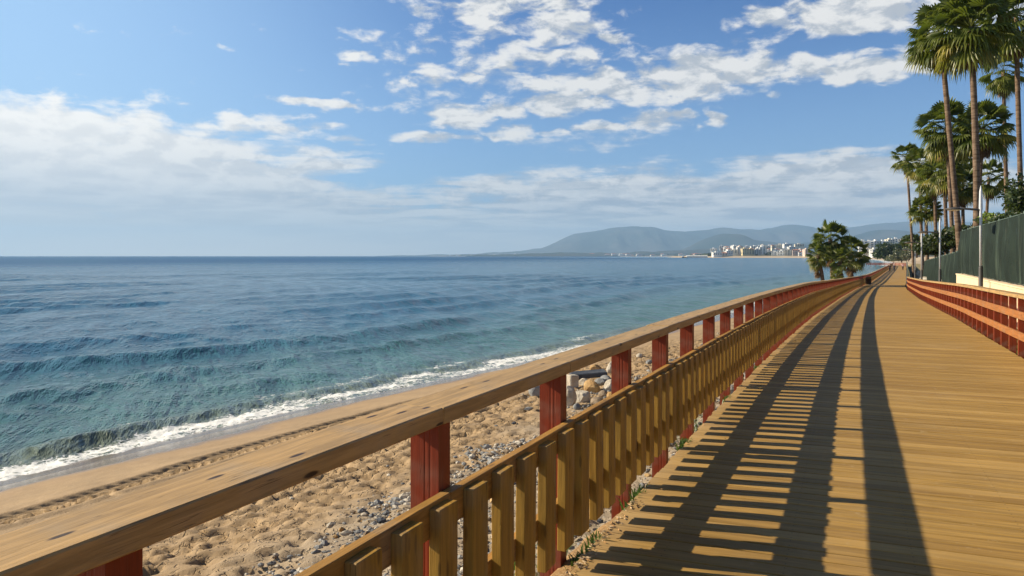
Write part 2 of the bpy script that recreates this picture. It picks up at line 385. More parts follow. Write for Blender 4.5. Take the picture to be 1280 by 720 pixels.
# ------------------------------------------------------------------ terrain: beach and near ground
def gprof(w):
    return np.interp(w, [0, .206, .397, .643, .80, .92, 1.0, 1.3, 2.2, 4], [0, .15, .30, .53, .72, .91, 1.0, 1.22, 1.8, 3.2])
def h_side(s):      # depth of the sand beside the boardwalk below the camera
    return np.minimum(np.interp(s, *_h)+.75, 3.62)
def beach_w(l, s):
    le = off(s)-1.4; return (l-le)/(shore_l(s)-le)
def beach_z0(l, s):
    w = beach_w(l, s)
    h0 = h_side(s); return CAMZ-(h0+(4.0-h0)*gprof(np.maximum(w, 0)))
def track_fields(l, s, w):
    dz = np.zeros_like(l)
    wob = (vnoise(s*.25, s*0, 5)-.5)*.25
    c1 = -9.35 - .0*s + wob + (off(s)-0) ; u = (l-(shore_l(s)+4.75)-wob)
    # rut of wheels near the water
    cor = sstep(.34, .24, np.abs(u))
    tread = np.sign(np.sin((s+np.abs(u)*1.1)*2*math.pi/.19))
    fd = sstep(19, 13, s); dz += fd*(cor*(-.05+.045*tread) + .045*np.exp(-((u+.42)/.07)**2) + .04*np.exp(-((u-.40)/.09)**2))
    # tread strips higher up the beach
    for cc_, wd, dep in ((7.55, .26, .040), (8.35, .16, .030), (6.3, .2, .016)):
        u2 = l-(shore_l(s)+cc_)-wob*.8
        cor2 = sstep(wd+.06, wd-.06, np.abs(u2))
        tr2 = np.sign(np.sin((s+np.abs(u2)*.9)*2*math.pi/.20))
        dz += cor2*(-.6*dep+dep*.7*tr2) + .022*np.exp(-((np.abs(u2)-wd-.04)/.05)**2)
    return dz
def build_beach():
    s = [-7.0]
    while s[-1] < 345:
        x = s[-1]; s.append(x+(.045 if 1 < x < 14 else .07 if x < 24 else .12 if x < 40 else min(3, .12+(x-40)*.03) if x >= 40 else .2))
    s = np.array(s)
    w = np.concatenate([np.linspace(0, 1.12, 270), np.linspace(1.14, 1.7, 12), [2.2, 3, 4]])
    S, Wd = np.meshgrid(s, w, indexing='ij')
    le = off(S)-1.4; L = le+(shore_l(S)-le)*Wd
    h0 = h_side(S); Z = CAMZ-(h0+(4.0-h0)*gprof(Wd))
    near = sstep(60, 25, S)
    dry = sstep(.86, .72, Wd)
    foot = sstep(.60, .34, Wd)*.85+.15
    n1 = fbm(L*6, S*5.2, 1, 3); n2 = fbm(L*8.5, S*6.5, 3, 2); n3 = fbm(L*.5, S*.5, 9, 3)
    Z += dry*near*((n1-.5)*.018*foot + (n3-.5)*.06)
    dent = np.clip(.47-n2, 0, 1); Z -= dry*near*foot*np.minimum(dent, .08)*.45
    Z += dry*near*track_fields(L, S, Wd)
    # footprints: trails along the beach and scattered steps
    fr = random.Random(12); pr = []
    for k in range(34):
        q = fr.uniform(.10, .60); s_ = fr.uniform(1.5, 26); hd_ = fr.choice((-1, 1))*fr.uniform(.75, 1.0); dr_ = fr.uniform(-.012, .012)
        for j in range(fr.randint(12, 34)):
            pr.append((q+(.008 if j % 2 else -.008)+dr_*j*.3, s_+hd_*j*.42+fr.uniform(-.06, .06), fr.uniform(-.35, .35), fr.uniform(.024, .045)))
    for k in range(1500): pr.append((min(.62, abs(fr.gauss(.28, .16))+.05), fr.uniform(1.5, 30), fr.uniform(0, 3.1), fr.uniform(.014, .04)))
    for (q, sp, ang, dep) in pr:
        i0, i1 = np.searchsorted(s, sp-.35), np.searchsorted(s, sp+.35)
        if i1-i0 < 3 or sp > 32 or q < .02: continue
        j0, j1 = np.searchsorted(w, q-.035), np.searchsorted(w, q+.035)
        j1 = max(j1, j0+2)
        lc = float(off(sp))-1.4; lc = lc+(float(shore_l(sp))-lc)*q
        dl = L[i0:i1, j0:j1]-lc; ds = S[i0:i1, j0:j1]-sp
        a_ = (ds*math.cos(ang)+dl*math.sin(ang))/.13; b_ = (-ds*math.sin(ang)+dl*math.cos(ang))/.065
        rr_ = np.sqrt(a_*a_+b_*b_)
        Z[i0:i1, j0:j1] += -dep*sstep(1.15, .6, rr_)+dep*.38*np.exp(-((rr_-1.45)/.3)**2)
    dist = L-shore_l(S)      # metres inland of the still-water line
    run = 1.8+.5*(fbm(S*.35, S*0, 44, 3)-.5)*2
    wet = np.clip(1.15-dist/(run*1.9), 0, 1.0)
    peb = sstep(.30, .18, Wd+(fbm(S*.6, L*.6, 12, 3)-.5)*.12)
    X = L*CT+S*ST; Y = -L*ST+S*CT
    o = gridobj('beach', np.stack([X, Y, Z], -1), M['sand'], attrs={'wet': wet, 'pebble': peb, 'dryness': sstep(.62, .45, Wd)*sstep(.02, .1, Wd)})
    tag(o, kind='structure')
build_beach()
WALLTOP = CAMZ-.88
def wall_top(s):
    return np.where(s < 43.3, WALLTOP, deckz(s)+.42)
M['earth'] = None
def earth_mat(name, c1, c2, c3, sc_=1.0):
    m, t = newmat(name); pos = t.new('ShaderNodeNewGeometry').outputs['Position']
    a = t.noise(pos, .5*sc_, 5, .65); b = t.noise(pos, 6*sc_, 5, .7)
    c = t.mix(t.mr(a, .38, .6), c1, c2); c = t.mix(t.mr(b, .45, .7), c, c3)
    t.out(t.bsdf(c, .95, t.bump(b, .6, .05), .2)); return m
M['earth'] = earth_mat('sandy_earth', (.30, .22, .12), (.12, .13, .05), (.38, .29, .17))
M['land'] = earth_mat('coastal_land', (.16, .14, .09), (.06, .08, .045), (.24, .19, .13), .02)
def build_inland():
    s = np.concatenate([np.arange(-7, 60, .5), np.arange(60, 346, 2.0)])
    cols = [-1.4, -.6, 1.0, 2.4, 2.9, 3.4, 4.0, 4.2, 5.5, 7, 9, 12, 16, 22, 30, 45, 70, 110]
    S, L = np.meshgrid(s, np.array(cols), indexing='ij')
    dz = deckz(S); z = np.where(L < 4.1, np.where(L < 2.6, CAMZ-h_side(S), dz-.28+(L-2.4)*.08), wall_top(S)-.12)
    z = np.where(L < .5, CAMZ-h_side(S), z)
    z += np.where(L > 4.15, (L-4.15)*.05, 0)+(fbm(L*.9, S*.9, 2, 3)-.5)*np.where(L > 2.5, .14, .02)
    LL = L+off(S); X = LL*CT+S*ST; Y = -LL*ST+S*CT
    o = gridobj('ground', np.stack([X, Y, z], -1), M['earth']); tag(o, kind='structure')
build_inland()

# ------------------------------------------------------------------ far coast
coast = [W(shore_l(a), a)[:2] for a in (-40, 0, 60, 147, 220, 300, 380)] + [(205, 430), (224, 470), (300, 640), (428, 950), (544, 1250), (600, 1500), (618, 1740), (560, 1850), (500, 1890), (456, 1905), (425, 2100), (520, 2700), (900, 4200), (1320, 6000), (1000, 7000), (750, 7800), (300, 8800), (-300, 9800), (-800, 10400), (-1150, 11500), (-1500, 14000), (-3000, 20000), (-3500, 33000), (60000, 33000), (60000, -4000), (200, -4000), (-30, -300)]
CP = np.array(coast)
def coast_sd(x, y):
    x = np.asarray(x, float); y = np.asarray(y, float)
    best = np.full(x.shape, 1e18); inside = np.zeros(x.shape, bool)
    n = len(CP)
    for i in range(n):
        ax, ay = CP[i]; bx, by = CP[(i+1) % n]
        dx, dy = bx-ax, by-ay
        tt = np.clip(((x-ax)*dx+(y-ay)*dy)/(dx*dx+dy*dy), 0, 1)
        best = np.minimum(best, (x-ax-tt*dx)**2+(y-ay-tt*dy)**2)
        if ay != by:
            cr = ((ay > y) != (by > y)) & (x < (bx-ax)*(y-ay)/(by-ay)+ax)
            inside ^= cr
    return np.where(inside, 1, -1)*np.sqrt(best)
def landz(x, y):
    d = coast_sd(x, y); r = np.hypot(x, y)
    z = SEA + np.clip(d*.07, -3, 2.2) + np.clip((d-30)/900, 0, 2)*16*sstep(600, 1500, r)
    z = z + np.clip(d/60, 0, 1)*(fbm(np.asarray(x)*.006, np.asarray(y)*.006, 31, 4)-.35)*np.clip(r/1500, .1, 1)*9
    return z
def build_coast():
    az = np.radians(np.linspace(-9, 50, 520)); r = np.geomspace(335, 17500, 260)
    Rr, A = np.meshgrid(r, az, indexing='ij'); X = Rr*np.sin(A); Y = Rr*np.cos(A)
    Z = landz(X, Y)
    d = coast_sd(X, Y)
    sandy = sstep(55, 25, d)
    m, t = newmat('far_coast')
    pos = t.new('ShaderNodeNewGeometry').outputs['Position']
    a = t.noise(pos, .012, 6, .7); b = t.noise(pos, .06, 4, .7)
    c = t.mix(t.mr(a, .4, .6), (.045, .06, .035), (.15, .125, .085)); c = t.mix(t.mr(b, .55, .7), c, (.20, .17, .12))
    c = t.mix(t.attr('sandy'), c, (.50, .40, .28))
    t.out(t.bsdf(c, .95, None, .1))
    o = gridobj('coast', np.stack([X, Y, Z], -1), m, attrs={'sandy': sandy}); tag(o, kind='structure')
build_coast()
def hill_mat(name, c1, c2):
    m, t = newmat(name); pos = t.new('ShaderNodeNewGeometry').outputs['Position']
    a = t.noise(pos, .0011, 7, .65)
    t.out(t.bsdf(t.mix(t.mr(a, .4, .62), c1, c2), .95, None, .1)); return m
def ridge(name, prof, Y0, depth, seed, mat, amp):
    px = np.arange(prof[0][0], prof[-1][0]+1, 2.0); h = np.interp(px, [p[0] for p in prof], [320-p[1] for p in prof])
    k = np.hanning(9)[1:-1]; k /= k.sum(); h = np.convolve(np.pad(h, 3, mode='edge'), k, mode='valid')
    h = h+(fbm(px*.06, px*0, seed, 4)-.5)*amp
    v = np.linspace(0, 1, 40)
    V, U = np.meshgrid(v, px, indexing='ij'); H = np.interp(U, px, np.maximum(h, 0))
    Yv = Y0+depth*(V-.6); X = (U-640)/1000*Y0*(1+.0*V)
    shape = np.where(V < .6, np.sin(V/.6*math.pi/2)**1.4, np.cos((V-.6)/.4*math.pi/2))
    spur = (fbm(U*.045, V*5, seed+3, 4)-.5)
    Z = CAMZ+H/1000*Y0*shape*(1+.9*spur*(V < .6)*(1-shape)*2) - 60*(V > .98) - 40*(V < .02)
    o = gridobj(name, np.stack([X, Yv, Z], -1), mat); tag(o, kind='structure')
hm1 = hill_mat('mountain_far', (.03, .045, .045), (.085, .08, .075)); hm2 = hill_mat('mountain_near', (.02, .035, .03), (.06, .06, .05))
ridge('mountains', [(500, 319.5), (600, 317), (640, 314), (676, 311), (690, 305), (704, 298), (717, 293), (740, 289.5), (760, 286), (785, 283), (812, 284), (832, 288), (852, 290), (875, 288.5), (893, 286), (903, 284.5), (918, 286.5), (945, 287), (965, 285), (983, 280.5), (1000, 283), (1020, 286), (1060, 286), (1085, 281), (1105, 278), (1135, 278), (1170, 281), (1230, 276), (1300, 280), (1500, 300)], 16000, 5000, 3, hm1, 2.4)
ridge('hills', [(835, 319), (858, 312), (876, 303), (890, 296), (904, 291), (914, 295), (935, 300), (960, 303), (990, 304), (1030, 302), (1060, 298), (1080, 292), (1098, 286.5), (1112, 287), (1130, 292), (1160, 298), (1220, 296), (1300, 305), (1400, 318)], 10500, 3500, 8, hm2, 2.0)
ridge('hills', [(590, 319.6), (640, 317.5), (700, 315), (760, 316), (820, 314.5), (870, 311.5), (920, 308), (985, 305), (1040, 307), (1080, 303), (1140, 305), (1200, 300), (1300, 310)], 8300, 2000, 18, hm2, 2.2)

# ------------------------------------------------------------------ sea
def build_sea():
    az = np.radians(np.concatenate([np.linspace(-180, -48, 34)[:-1], np.linspace(-48, -33, 60)[:-1], np.linspace(-33, 33, 620), np.linspace(33, 180, 36)[1:]]))
    r = np.concatenate([np.geomspace(4, 12, 40)[:-1], np.geomspace(12, 400, 430), np.geomspace(400, 22000, 110)[1:]])
    Rr, A = np.meshgrid(r, az, indexing='ij'); X = Rr*np.sin(A); Y = Rr*np.cos(A)
    L, S = to_ls(X, Y)
    d_near = shore_l(np.clip(S, -40, 400))-L
    d_far = -coast_sd(X, Y)
    D = np.where((S < 340) & (S > -40), d_near*.98, np.maximum(d_far, 0))
    Z = np.full_like(X, SEA)
    dr = Rr*.0085
    fade = lambda lam: sstep(2.2, 4.5, lam/dr)
    # swell lines running along the shore
    nb = fbm(S*.03, D*.05, 61, 3)
    ph = (D+(nb-.5)*10)/7.5
    env = sstep(.38, .60, fbm(S*.03, D*.06+3, 71, 3))
    cr = .5+.5*np.cos(2*math.pi*ph); cr = cr**3
    Z += (cr-.3)*.26*env*sstep(3, 10, D)*fade(6)
    ph2 = (D+(fbm(S*.02, D*.02, 66, 3)-.5)*30)/17
    Z += (.5+.5*np.cos(2*math.pi*ph2))**2*.07*sstep(8, 25, D)*fade(14)
    for i in range(26):
        lam = 0.7*1.13**i; an = TH+math.pi/2+rng.normal(0, .75); k = 2*math.pi/lam
        kx, ky = math.cos(an)*k, math.sin(an)*k   # placeholder direction
        an2 = -TH+rng.normal(0, .8)
        kx, ky = -math.cos(an2)*k, -math.sin(an2)*k
        Z += .0062*min(lam, 3.5)**.8*np.sin(kx*X+ky*Y+rng.uniform(0, 6.28)+1.5*vnoise(X*.1, Y*.1, 100+i))*fade(lam)*sstep(.5, 5, D)
    # breaker at the edge of the sand
    jit = (fbm(S*.35, S*0, 44, 3)-.5)*1.0
    Dj = D+jit
    big = sstep(14, 8, S)*.5+.5
    lip = 1.5+.5*(fbm(S*.12, S*0, 47, 2)-.5)
    hump = np.exp(-((Dj-lip)/.40)**2)*(.11*sstep(17, 9, S)+.06)*(.4+1.2*vnoise(S*.4, S*0, 49))
    Z += hump*sstep(150, 60, S)
    Z += .05*sstep(.9, -.2, Dj)*sstep(-1.6, -.6, Dj)
    Z += (fbm(L*5, S*5, 51, 3)-.5)*.10*sstep(1.9, 1.2, Dj)*sstep(-.9, 0, Dj)*sstep(60, 20, Rr)
    foam = np.maximum(sstep(1.15, .5, Dj+.15*np.sin(S*1.3))*(.62+.42*sstep(.3, .7, fbm(S*.5, L*1.2, 58, 3))), 0)*(.72+.28*sstep(40, 18, S))
    foam = np.where(Dj < .1, foam*.78, foam)
    foam += .45*np.exp(-((Dj-1.8)/.35)**2)*sstep(.55, .75, vnoise(S*.5, S*0, 53))
    # behind the breaker a thin lace
    foam += .10*np.exp(-((Dj-3.0)/.7)**2)*sstep(.4, .8, fbm(S*.3, L*.3, 57, 2))
    foam *= np.where(Rr < 1200, 1, 0)
    # surf that shows along the far shore
    foam = np.where(Rr > 90, foam*sstep(160, 90, Rr), foam); foam = np.where((Rr > 360) & (Rr < 1600), sstep(5, 1.5, np.abs(D-2))*.7, foam)
    # one small whitecap offshore
    wx, wy = -.298*48, 48.0
    foam += .75*np.exp(-(((X-wx)/1.6)**2+((Y-wy-(X-wx)*.15)/.35)**2))
    for (px, py, a_, b_) in ((1018, 348, 1.6, 1.0), (1012, 350, 1.5, .6), (640, 446, .0, .0)):
        if a_ > 0:
            yy = 4000/(py-320); xx = (px-640)/1000*yy
            foam += .8*np.exp(-(((X-xx)/a_)**2+((Y-yy)/b_)**2))
    o = gridobj('sea', np.stack([X, Y, Z], -1), M['sea'], attrs={'shore': D, 'foam': foam}); tag(o, kind='structure')
build_sea()

# ------------------------------------------------------------------ deck
DL, DR = -1.316, 2.58
def build_deck():
    pitch = .142; gap = .011; vs = []; fs = []; uv = []; rn = []
    s = -5.0; i = 0
    while s < 312:
        wd = pitch if s < 120 else pitch*4
        a, b = s+gap/2, s+wd-gap/2
        jl = random.uniform(-.012, .012); dz = random.uniform(-.0018, .0018); tl = random.uniform(-.0012, .0012)
        r_ = random.random(); oa = float(off(s)); za, zb = float(deckz(a)), float(deckz(b))
        n = len(vs)
        bev = .004
        l0, l1 = DL+oa+jl, DR+oa+random.uniform(-.01, .01)
        prof = [(a, za-.035), (a, za-bev), (a+bev, za), (b-bev, zb), (b, zb-bev), (b, zb-.035)]
        for l, t_ in ((l0, tl), (l1, -tl)):
            for q, z in prof: vs.append(W(l, q, z+dz+t_)); 
        F = [(k, k+1, k+7, k+6) for k in range(5)]+[(0, 5, 4, 3, 2, 1), (6, 7, 8, 9, 10, 11), (0, 6, 11, 5)]
        loc = [(l-oa, q-(a+b)/2) for l in (l0, l1) for q, z in prof]
        for f in F:
            f = f[::-1]
            fs.append(tuple(k+n for k in f)); uv += [loc[k] for k in f]; rn.append(r_)
        s += wd; i += 1
    me = bpy.data.meshes.new('boardwalk'); me.from_pydata(vs, [], fs)
    ul = me.uv_layers.new(name='UVMap'); ul.data.foreach_set('uv', np.array(uv, np.float32).ravel())
    at = me.attributes.new('rnd', 'FLOAT', 'FACE'); at.data.foreach_set('value', rn)
    me.materials.append(M['deck']); me.update()
    o = link(bpy.data.objects.new('boardwalk', me)); tag(o, kind='structure')
    # bearers under the planks
    b = MB()
    for l in (DL+.09, .55, DR-.09):
        ss = np.arange(-5, 312, 3.0)
        for q in range(len(ss)-1):
            a, c = ss[q], ss[q+1]; oa, oc = float(off(a)), float(off(c)); za, zc = float(deckz(a))-.037, float(deckz(c))-.037
            v = [W(l+e+o_, p, z-dz) for (p, o_, z) in ((a, oa, za), (c, oc, zc)) for e in (-.04, .04) for dz in (0, .18)]
            b.add(v, [(0, 2, 6, 4), (1, 5, 7, 3), (0, 4, 5, 1), (2, 3, 7, 6)])
    o2 = b.build('boardwalk_frame', M['panel_wood']); tag(o2, kind='structure')
build_deck()

# ------------------------------------------------------------------ railings
def place(o, l, s, z, l2=None, s2=None, z2=None):
    """put o at (l,s,z rel. deck) lying along the path; optional far end gives yaw and pitch"""
    p = Vector(W(l+float(off(s)), s, float(deckz(s))+z)); o.location = p
    if s2 is None: s2 = s+.5; pitch = False
    else: pitch = True
    q = Vector(W((l if l2 is None else l2)+float(off(s2)), s2, float(deckz(s2))+(z if z2 is None else z2)))
    d = q-p; yaw = math.atan2(-d.x, d.y); o.rotation_euler = (math.atan2(d.z, math.hypot(d.x, d.y)) if pitch else 0, 0, yaw)
    return d.length
def copyof(src, parent):
    c = src.copy(); COL.objects.link(c); c.parent = parent; return c
def copy_tree(o, parent=None):
    c = o.copy(); COL.objects.link(c); c.parent = parent
    for ch in [x for x in bpy.data.objects if x.parent == o]: copy_tree(ch, c)
    return c
_used = set()
def first_or_copy(src, parent):
    if src.name not in _used:
        _used.add(src.name); src.parent = parent; return src
    return copyof(src, parent)

BAY = 1.225; SP = .268
def beam_mesh(name, w, h, length, mat, b=.004):
    return MB().box(-w/2, w/2, 0, length, -h, 0, b).build(name, mat)
def grooved_post(name, wx, wy, h0, h1, mat):
    """square timber post; two shallow grooves run down the faces that look along the walk"""
    g = .0015; pr = [(-wx/2, -wy/2)]
    for c in (wx*.02, wx*.20):
        pr += [(c-.006, -wy/2), (c, -wy/2+g), (c+.006, -wy/2)]
    pr += [(wx/2, -wy/2), (wx/2, wy/2)]
    for c in (wx*.20, wx*.02):
        pr += [(c+.006, wy/2), (c, wy/2-g), (c-.006, wy/2)]
    pr += [(-wx/2, wy/2)]
    n = len(pr); v = [(x, y, z) for z in (h0, h1) for x, y in pr]
    f = [(i, (i+1) % n, n+(i+1) % n, n+i) for i in range(n)]+[tuple(range(n))[::-1], tuple(range(n, 2*n))]
    return meshobj(name, v, f, mat)

def left_railing(name, label, s0, s1, full, first_post):
    root = empty(name, W(-1.5+float(off(s0)), s0, float(deckz(s0)))); tag(root, label, 'railing')
    inv = Matrix.Translation(-root.location)
    def keep(o): o.matrix_parent_inverse = inv; return o
    seg = BAY*2
    posts = np.arange(first_post, s1+.01, BAY)
    if full: posts = np.concatenate([[-2.75, -1.40, -.05, 1.25, 2.71, 4.09, 5.50, 6.75, 7.96, 9.25], np.arange(10.48, s1, BAY)])
    # posts
    src = None; extra = MB(); cnt = 0
    for s in posts:
        if s < s0: continue
        if cnt < 100:
            if src is None: src = grooved_post('post', .12, .095, -.75, .962, M['red_post']); o = src; o.parent = root
            else: o = copyof(src, root)
            place(o, -1.485, s, 0); o.rotation_euler[2] += random.uniform(-.01, .01); keep(o)
        else:
            c = W(-1.485+float(off(s)), s, float(deckz(s))); extra.box(c[0]-.05, c[0]+.05, c[1]-.045, c[1]+.045, c[2]-.6, c[2]+.962)
        cnt += 1
    if extra.v:
        e = extra.build('post', M['red_post'], root); keep(e); tag(e, kind='stuff')
    # handrail and panel rails
    hs = None; u = None; lo = None
    sg = seg if full else seg*2
    edges = [posts[0]-sg+.0+q*sg for q in range(int((s1-posts[0])/sg)+2)]
    if full: edges = [-4.1, -.9, 2.68, 4.16, 6.75, 9.25]+list(posts[11::2])
    edges = [max(e, s0) for e in edges if e < s1]+[s1]
    for a, b in zip(edges[:-1], edges[1:]):
        if b-a < .3: continue
        L_ = None
        for kind in ('handrail', 'top_rail', 'bottom_rail'):
            if kind == 'handrail': m = MB().box(-.0975, .0975, .0015, 1-.0015, -.062, 0, 0)
            tgt = {'handrail': (-1.508, 1.03), 'top_rail': (-1.4015, .712), 'bottom_rail': (-1.4015, .335)}[kind]
            tmp = Vector(W(tgt[0]+float(off(b)), b, float(deckz(b))))-Vector(W(tgt[0]+float(off(a)), a, float(deckz(a))))
            ln = tmp.length-.005
            w_, h_, mat = {'handrail': (.195, .064, M['rail_wood']), 'top_rail': (.041, .125, M['panel_wood']), 'bottom_rail': (.041, .10, M['panel_wood'])}[kind]
            o = beam_mesh(kind, w_, h_, ln, mat, .005 if kind == 'handrail' else .003); o.parent = root
            jz = random.uniform(-.003, .003)
            place(o, tgt[0]+random.uniform(-.002, .002), a, tgt[1]+jz, s2=b); keep(o)
    # slats
    src = None; cnt = 0; ss = np.arange(first_post+.11, s1-.05, SP); ss = np.concatenate([np.arange(first_post+.11-SP, s0, -SP)[::-1], ss])
    ex = MB(); vis = [s for s in ss if s > -4]
    for s in vis:
        js = random.uniform(-.012, .012); top = .695+random.uniform(-.006, .004)
        ind = full and 0.6 < s and cnt < 100
        if ind:
            if src is None: src = MB().box(-.0225, .0225, -.07, .07, -.605, 0, .003).build('slat', M['slat_wood']); o = src; o.parent = root
            else: o = copyof(src, root)
            place(o, -1.3575, s+js, top); o.rotation_euler[0] = 0; o.rotation_euler[1] = random.uniform(-.006, .006); o.rotation_euler[0] = random.uniform(-.012, .012); keep(o); cnt += 1
        else:
            c = W(-1.3575+float(off(s)), s, float(deckz(s))+top)
            yaw = math.atan2(1, 1)*0 - math.atan2(float(off(s+.5)-off(s)), .5) - TH
            cy, sy = math.cos(yaw), math.sin(yaw)
            v = [(c[0]+x*cy-y*sy, c[1]+x*sy+y*cy, c[2]+z) for z in (-.605, 0) for y in (-.07, .07) for x in (-.0225, .0225)]
            ex.add(v, [(0, 2, 3, 1), (4, 5, 7, 6), (0, 1, 5, 4), (2, 6, 7, 3), (0, 4, 6, 2), (1, 3, 7, 5)])
    if ex.v:
        e = ex.build('slat', M['slat_wood'], root); keep(e); tag(e, kind='stuff')
    return root
left_railing('wooden_railing', 'near timber railing on the sea side with red posts and upright slats', -4.2, 90.5, True, 1.33-3*BAY)
left_railing('wooden_railing', 'distant timber railing on the sea side beyond the litter bin, behind the beach palms', 92.0, 300, False, 93)

def right_railing():
    s0, s1 = -3.0, 82.3
    root = empty('wooden_railing', W(2.65+float(off(s0)), s0, float(deckz(s0)))); tag(root, 'timber railing on the land side with red posts and two horizontal guard boards', 'railing')
    inv = Matrix.Translation(-root.location)
    def keep(o): o.matrix_parent_inverse = inv; return o
    src = None; posts = np.arange(15.7-18, s1+.01, 1.0); posts = posts[posts > s0]
    for s in posts:
        if src is None: src = grooved_post('post', .12, .095, -.3, .966, M['red_post']); o = src; o.parent = root
        else: o = copyof(src, root)
        place(o, 2.735, s, 0); keep(o)
    sg = 3.0
    for i, a in enumerate(np.arange(posts[0], s1-.5, sg)):
        b = min(a+sg, s1)
        for kind, l, z, w_, h_, mat in (('handrail', 2.745, 1.03, .19, .064, M['rail_wood']), ('guard_board', 2.6525, .745, .042, .135, M['board_wood']), ('guard_board', 2.6525, .385, .042, .135, M['board_wood'])):
            ln = (Vector(W(l+float(off(b)), b, float(deckz(b))))-Vector(W(l+float(off(a)), a, float(deckz(a))))).length-.004
            o = beam_mesh(kind, w_, h_, ln, mat); o.parent = root; place(o, l, a, z+random.uniform(-.003, .003), s2=b); keep(o)
right_railing()

def bend_railing():
    """far end: the walk swings left and its railing crosses the view"""
    pts = [(2.7, 292), (2.55, 298), (1.6, 303), (-.6, 306.5), (-4, 308.5), (-10, 310)]
    P = [Vector(W(l+float(off(s)), s, float(deckz(s)))) for l, s in pts]
    root = empty('wooden_railing', P[0]); tag(root, 'red railing closing the view at the far end, where the boardwalk swings left', 'railing')
    inv = Matrix.Translation(-P[0])
    src = None
    for a, b in zip(P[:-1], P[1:]):
        d = b-a; n = max(1, int(d.length/1.4)); yaw = math.atan2(-d.x, d.y)
        for k in range(n):
            if src is None: src = grooved_post('post', .12, .1, -.6, .965, M['red_post']); o = src; o.parent = root
            else: o = copyof(src, root)
            o.location = a+d*(k/n); o.rotation_euler = (0, 0, yaw); o.matrix_parent_inverse = inv
        for nm, z, w_, h_ in (('handrail', 1.03, .19, .064), ('guard_board', .78, .05, .2), ('guard_board', .42, .05, .2)):
            o = beam_mesh(nm, w_, h_, d.length, M['red_post']); o.parent = root; o.location = a+Vector((0, 0, z)); o.rotation_euler = (0, 0, yaw); o.matrix_parent_inverse = inv
bend_railing()

# ------------------------------------------------------------------ retaining wall, fences, lamps
M['cream'] = plain('cream_render', (.74, .58, .38), .9, .10, 3, .2, .15)
M['galv'] = plain('galvanised_steel', (.55, .56, .57), .45, .08, 12, .5, .02, .3)
M['pole_dark'] = plain('dark_pole_paint', (.06, .055, .05), .5, .1, 12)
M['pole_white'] = plain('pale_pole_paint', (.62, .63, .65), .35, .05, 12)
M['fence_pole'] = plain('fence_post_paint', (.10, .14, .11), .5, .1, 10)
def strip_wall(name, s0, s1, la, lb, ztop, zbot, mat, label, cat, cap=.0):
    b = MB(); ss = list(np.arange(s0, s1, 1.5))+[s1]
    for lr0, lr1, dz0, dz1 in ((la, lb, None, 0.0),)+(((la-.03, lb+.03, 0.003, .05),) if cap else ()):
        vs = []
        for s in ss:
            o_ = float(off(s)); zt = ztop(s); zb = zbot(s) if dz0 is None else zt+dz0
            for l, z in ((lr0, zb), (lr0, zt+dz1), (lr1, zt+dz1), (lr1, zb)): vs.append(W(l+o_, s, z))
        n = len(ss); fs = [(i*4+k, i*4+(k+1) % 4, i*4+4+(k+1) % 4, i*4+4+k) for i in range(n-1) for k in range(4)]+[(3, 2, 1, 0), tuple((n-1)*4+k for k in range(4))]
        b.add(vs, fs)
    o = b.build(name, mat); return tag(o, label, cat)
strip_wall('retaining_wall', -4, 43.2, 3.93, 4.25, lambda s: WALLTOP+(.0 if s < 37.5 else -.0), lambda s: float(deckz(s))-.5, M['cream'], 'cream rendered low wall with a flat coping under the tall green fence', 'wall', cap=1)
strip_wall('retaining_wall', 43.4, 90, 4.0, 4.25, lambda s: float(deckz(s))+.42, lambda s: float(deckz(s))-.5, M['cream'], 'lower stretch of cream wall beyond the step, mostly hidden behind the land side railing', 'wall')

def cloth_mat():
    m, t = newmat('green_shade_cloth')
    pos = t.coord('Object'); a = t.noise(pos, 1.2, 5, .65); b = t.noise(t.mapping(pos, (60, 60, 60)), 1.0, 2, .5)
    st = t.noise(t.mapping(pos, (3.4, 3.4, .22)), 1.0, 3, .5); c = t.mix(t.mr(a, .35, .68), (.006, .014, .010), (.014, .028, .020)); c = t.mix(t.mr(st, .52, .70), c, (.05, .075, .055)); c = t.mix(t.mr(b, .4, .6, 0, .3), c, (.035, .05, .04))  # pale upright streaks paint the light on the cloth folds into the colour
    pr = t.bsdf(c, .8, t.bump(b, .2, .01), .3)
    tr = t.new('ShaderNodeBsdfTransparent', {'Color': (1, 1, 1, 1)}); tl = t.new('ShaderNodeBsdfTranslucent', {'Color': (.02, .04, .025, 1)})
    m1 = t.new('ShaderNodeMixShader', {0: .2, 1: pr, 2: tl.outputs[0]})
    m2 = t.new('ShaderNodeMixShader', {0: t.mr(b, .60, .66, .0, .35), 1: m1.outputs[0], 2: tr.outputs[0]})
    t.out(m2.outputs[0]); return m
M['cloth'] = cloth_mat()
